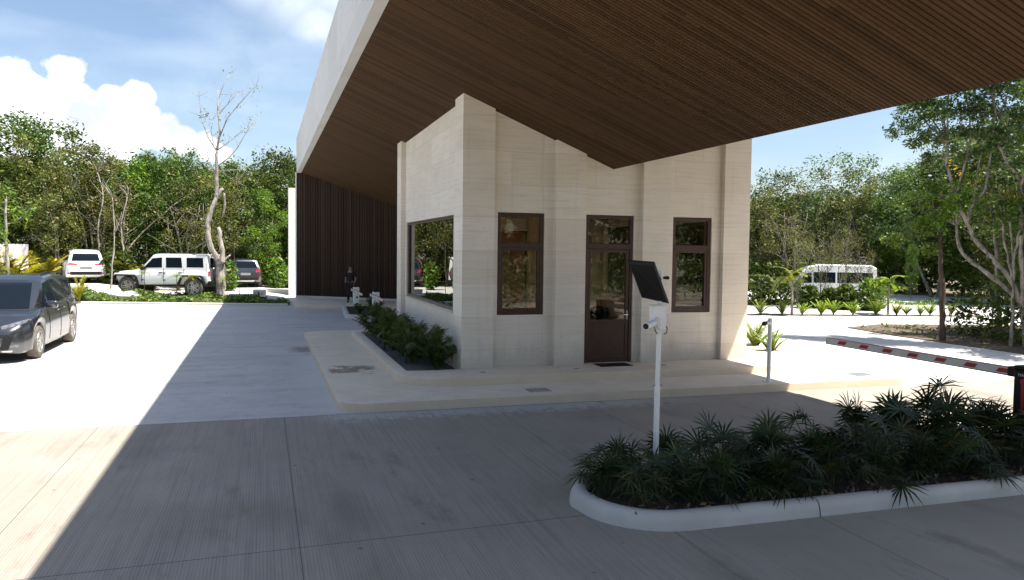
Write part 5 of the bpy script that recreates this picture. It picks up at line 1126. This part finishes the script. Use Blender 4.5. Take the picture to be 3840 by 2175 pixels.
treegroup('thin_stem_tree', 'clump of thin pale stems standing at the right edge before the curved trunks', [([(15.79, 2.11, -.12), (15.87, 2.21, 2.12), (15.77, 2.3, 3.39)], .05, .025), ([(15.86, 2.21, 1.86), (15.71, 2.39, 2.88), (15.62, 2.46, 3.75)], .035, .02), ([(15.87, 2.21, 2.12), (15.92, 2.13, 3.13), (15.98, 2.05, 3.9)], .035, .02)], [], [((15.7, 2.4, 4.0), .4, 90), ((15.95, 2.1, 4.1), .4, 90), ((15.6, 2.5, 3.5), .3, 50)], 'leafB', seed=34)
treegroup('dark_stem_tree', 'slender tree with a straight dark trunk at the edge of the mulch bed', [([(15.0, 3.6, -.05), (14.97, 3.65, 1.5), (14.9, 3.75, 3.0), (14.8, 3.9, 4.1)], .085, .04)], [], [((14.5, 4.1, 3.2), .6, 260), ((14.9, 3.9, 4.4), .55, 220), ((14.3, 4.3, 4.0), .55, 200), ((15.2, 3.6, 3.6), .5, 160), ((14.1, 4.6, 2.9), .5, 150), ((14.7, 4.0, 2.6), .4, 110)], 'leafC', 'barkD', seed=35)
t = treegroup('flowering_tree', 'tree with a few yellow flowers behind the curved trunks', [([(17.6, 4.0, -.1), (17.5, 4.1, 2.5), (17.2, 4.2, 4.2)], .09, .04)], [], [((16.9, 4.5, 4.4), .6, 260), ((17.3, 4.1, 4.9), .6, 260), ((17.6, 3.9, 4.2), .6, 220), ((17.0, 4.4, 3.6), .6, 220)], 'leafA', seed=36)
b = MB()
for x, y, z in [(16.18, 4.67, 5.22), (16.36, 4.53, 4.87), (16.64, 4.25, 4.64), (16.69, 4.17, 4.86), (16.3, 4.6, 5.05)]: clump(b, rr, Vector((x, y, z)), .14, 7, .045)
b.build('blossom', MT['flower'], t)
for i, (x, y, h, w_) in enumerate([(17.5, 1.0, 6.6, 1.0), (18.5, 3.0, 5.6, 1.1), (17.2, -1.2, 7.2, 1.0), (19.5, 0.5, 7.0, 1.2), (20.5, 4.6, 5.2, 1.0)]):
    t = thing('forest_tree', ['dark tree filling the gap between the forked white trunk and the thin stems', 'dark tree behind the straight dark trunk', 'dark tree outside the right edge behind the forked trunk', 'tall dark tree deep behind the forked white trunk', 'dark tree behind the mulch bed'][i], 'tree', (x, y, 0), i*1.9, RF)
    t.scale = (h/8*w_, h/8*w_, h/8); tm, cm = KINDS_['dark'][i % 3]; link('trunk', tm, t); link('crown', cm, t)
# mulch bed, planted row and verge on the right
mb = [(15.1, 7.5), (14.75, 5), (14.7, 1), (15.0, -6), (30, -8), (30, 3), (24, 6.2), (19.4, 7.6), (17, 8.2)]
tag(MB().add([(x, y, .03) for x, y in mb]+[(x, y, -.02) for x, y in mb], [tuple(range(len(mb)))]+[(i, (i+1) % len(mb), len(mb)+(i+1) % len(mb), len(mb)+i) for i in range(len(mb))]).build('mulch_bed', MT['mulch']), kind='structure')
tag(leafbed('ground_cover', [(15.2, 7.2), (15, 2.5), (18, 2), (22, 4.5), (18, 7.8)], lambda x, y: .03, .12, 900, .06, MT['leafB'], 6), 'sparse weeds on the mulch bed', kind='stuff')
rw = [(13.8, 13.6), (13.6, 12.9), (24.5, 10.2), (24.7, 10.9)]
tag(MB().add([(x, y, .006) for x, y in rw], [(0, 1, 2, 3)]).build('planting_strip', MT['mulch']), kind='structure')
PB = [pinnate(110+s, 18, .78, .24, 0, .045, (55, 88), 12, dr=(2, 7))[0].mesh('fronds', MT['palm']) for s in range(4)]
rowp = [(15.33,12.6,.85),(16.2,12.4,.8),(17.03,12.25,.72),(17.81,12.1,.85),(18.4,12.1,.85),(19.1,11.8,.8),(20.1,11.65,.95),(20.87,11.35,.72),(21.5,11.5,.6),(21.9,11.2,.62),(22.4,11.2,.72),(23.13,10.85,.7)]
rl = ['nearest the booth wall', 'left of the young palm tree', 'right of the young palm tree', 'leafy pair partner below the minibus door', 'below the middle of the minibus', 'pale one below the tail of the minibus', 'largest one right of the minibus', 'below the small young palm tree', 'small one right of the young palm tree', 'smallest slim one', 'next to last before the gap', 'last one before the straight dark trunk']
for i, (x, y, s_) in enumerate(rowp):
    o = link('row_palm', PB[i % 4], None, (x, y, 0)); o.scale = (s_*.82, s_*.82, s_*.98); o.rotation_euler = (0, 0, i*1.1); tag(o, 'low green palm of the roadside row, '+rl[i], 'palm', 'low palms along the road')
for i, (x, y, h, L) in enumerate([(16.65, 12.4, 1.42, .95), (21.05, 12.0, 1.2, .8)]):
    t = thing('young_palm', ['young palm tree with arching yellow green fronds left of the minibus', 'young palm tree right of the minibus'][i], 'palm tree', (x, y, 0), i*2+.5, 'young palm trees in the roadside row')
    bb, tb = pinnate(140+i, 12, L, .34, h, .055, (5, 76), 26, .045); bb.build('fronds', MT['palm'], t); tb.build('trunk', MT['barkP'], t, True)
for i, (x, y, s_) in enumerate([(8.35, 3.0, .95), (8.1, 2.0, .75)]):
    o = link('bed_palm', PB[i], None, (x, y, 0)); o.scale = (s_*.9, s_*.9, s_*1.15); tag(o, ['sunlit palm right behind the booth corner pillar', 'sunlit palm beside the camera post'][i], 'palm')
tag(MB().prism([(8.1+.55*math.cos(a*.5), 2.3+1.2*math.sin(a*.5)) for a in range(13)], -.02, .012).build('palm_soil', MT['mulch']), kind='structure')
vg = [(14, 18.6), (18.4, 17.8), (29.3, 16.2), (34, 15.6), (34.5, 16.5), (18.6, 18.6)]
tag(leafbed('ground_cover', vg, lambda x, y: 0, .24, 2600, .08, MT['hedge'], 9), 'green verge between the two roads on the right', kind='stuff')
# boundary wall and mesh fence on the left
tag(MB().bbox(-24, -14.43, 29.8, 30.1, 0, 2.47, .01).build('boundary_wall', MT['whitewall']), 'pale rendered wall at the left edge behind the yellow palms', 'wall')
t = thing('mesh_fence', 'thin wire mesh fence along the foot of the left forest', 'fence', (0, 0, 0))
fa, fb_ = Vector((*polar(60, 45.6), .5)), Vector((*polar(740, 46.5), .15)); b = MB(); n_ = 12
for i in range(n_+1):
    p = fa.lerp(fb_, i/n_); MB().tube([p, p+Vector((0, 0, 2.3))], .018, 6).build('post', MT['barkD'], t)
for k in range(4): b.tube([fa+Vector((0, 0, .1+.7*k)), fb_+Vector((0, 0, .1+.7*k))], .003, 4)
for i in range(130): p = fa.lerp(fb_, i/129); b.tube([p, p+Vector((0, 0, 2.28))], .002, 3)
b.build('wire_mesh', MT['black'], t)
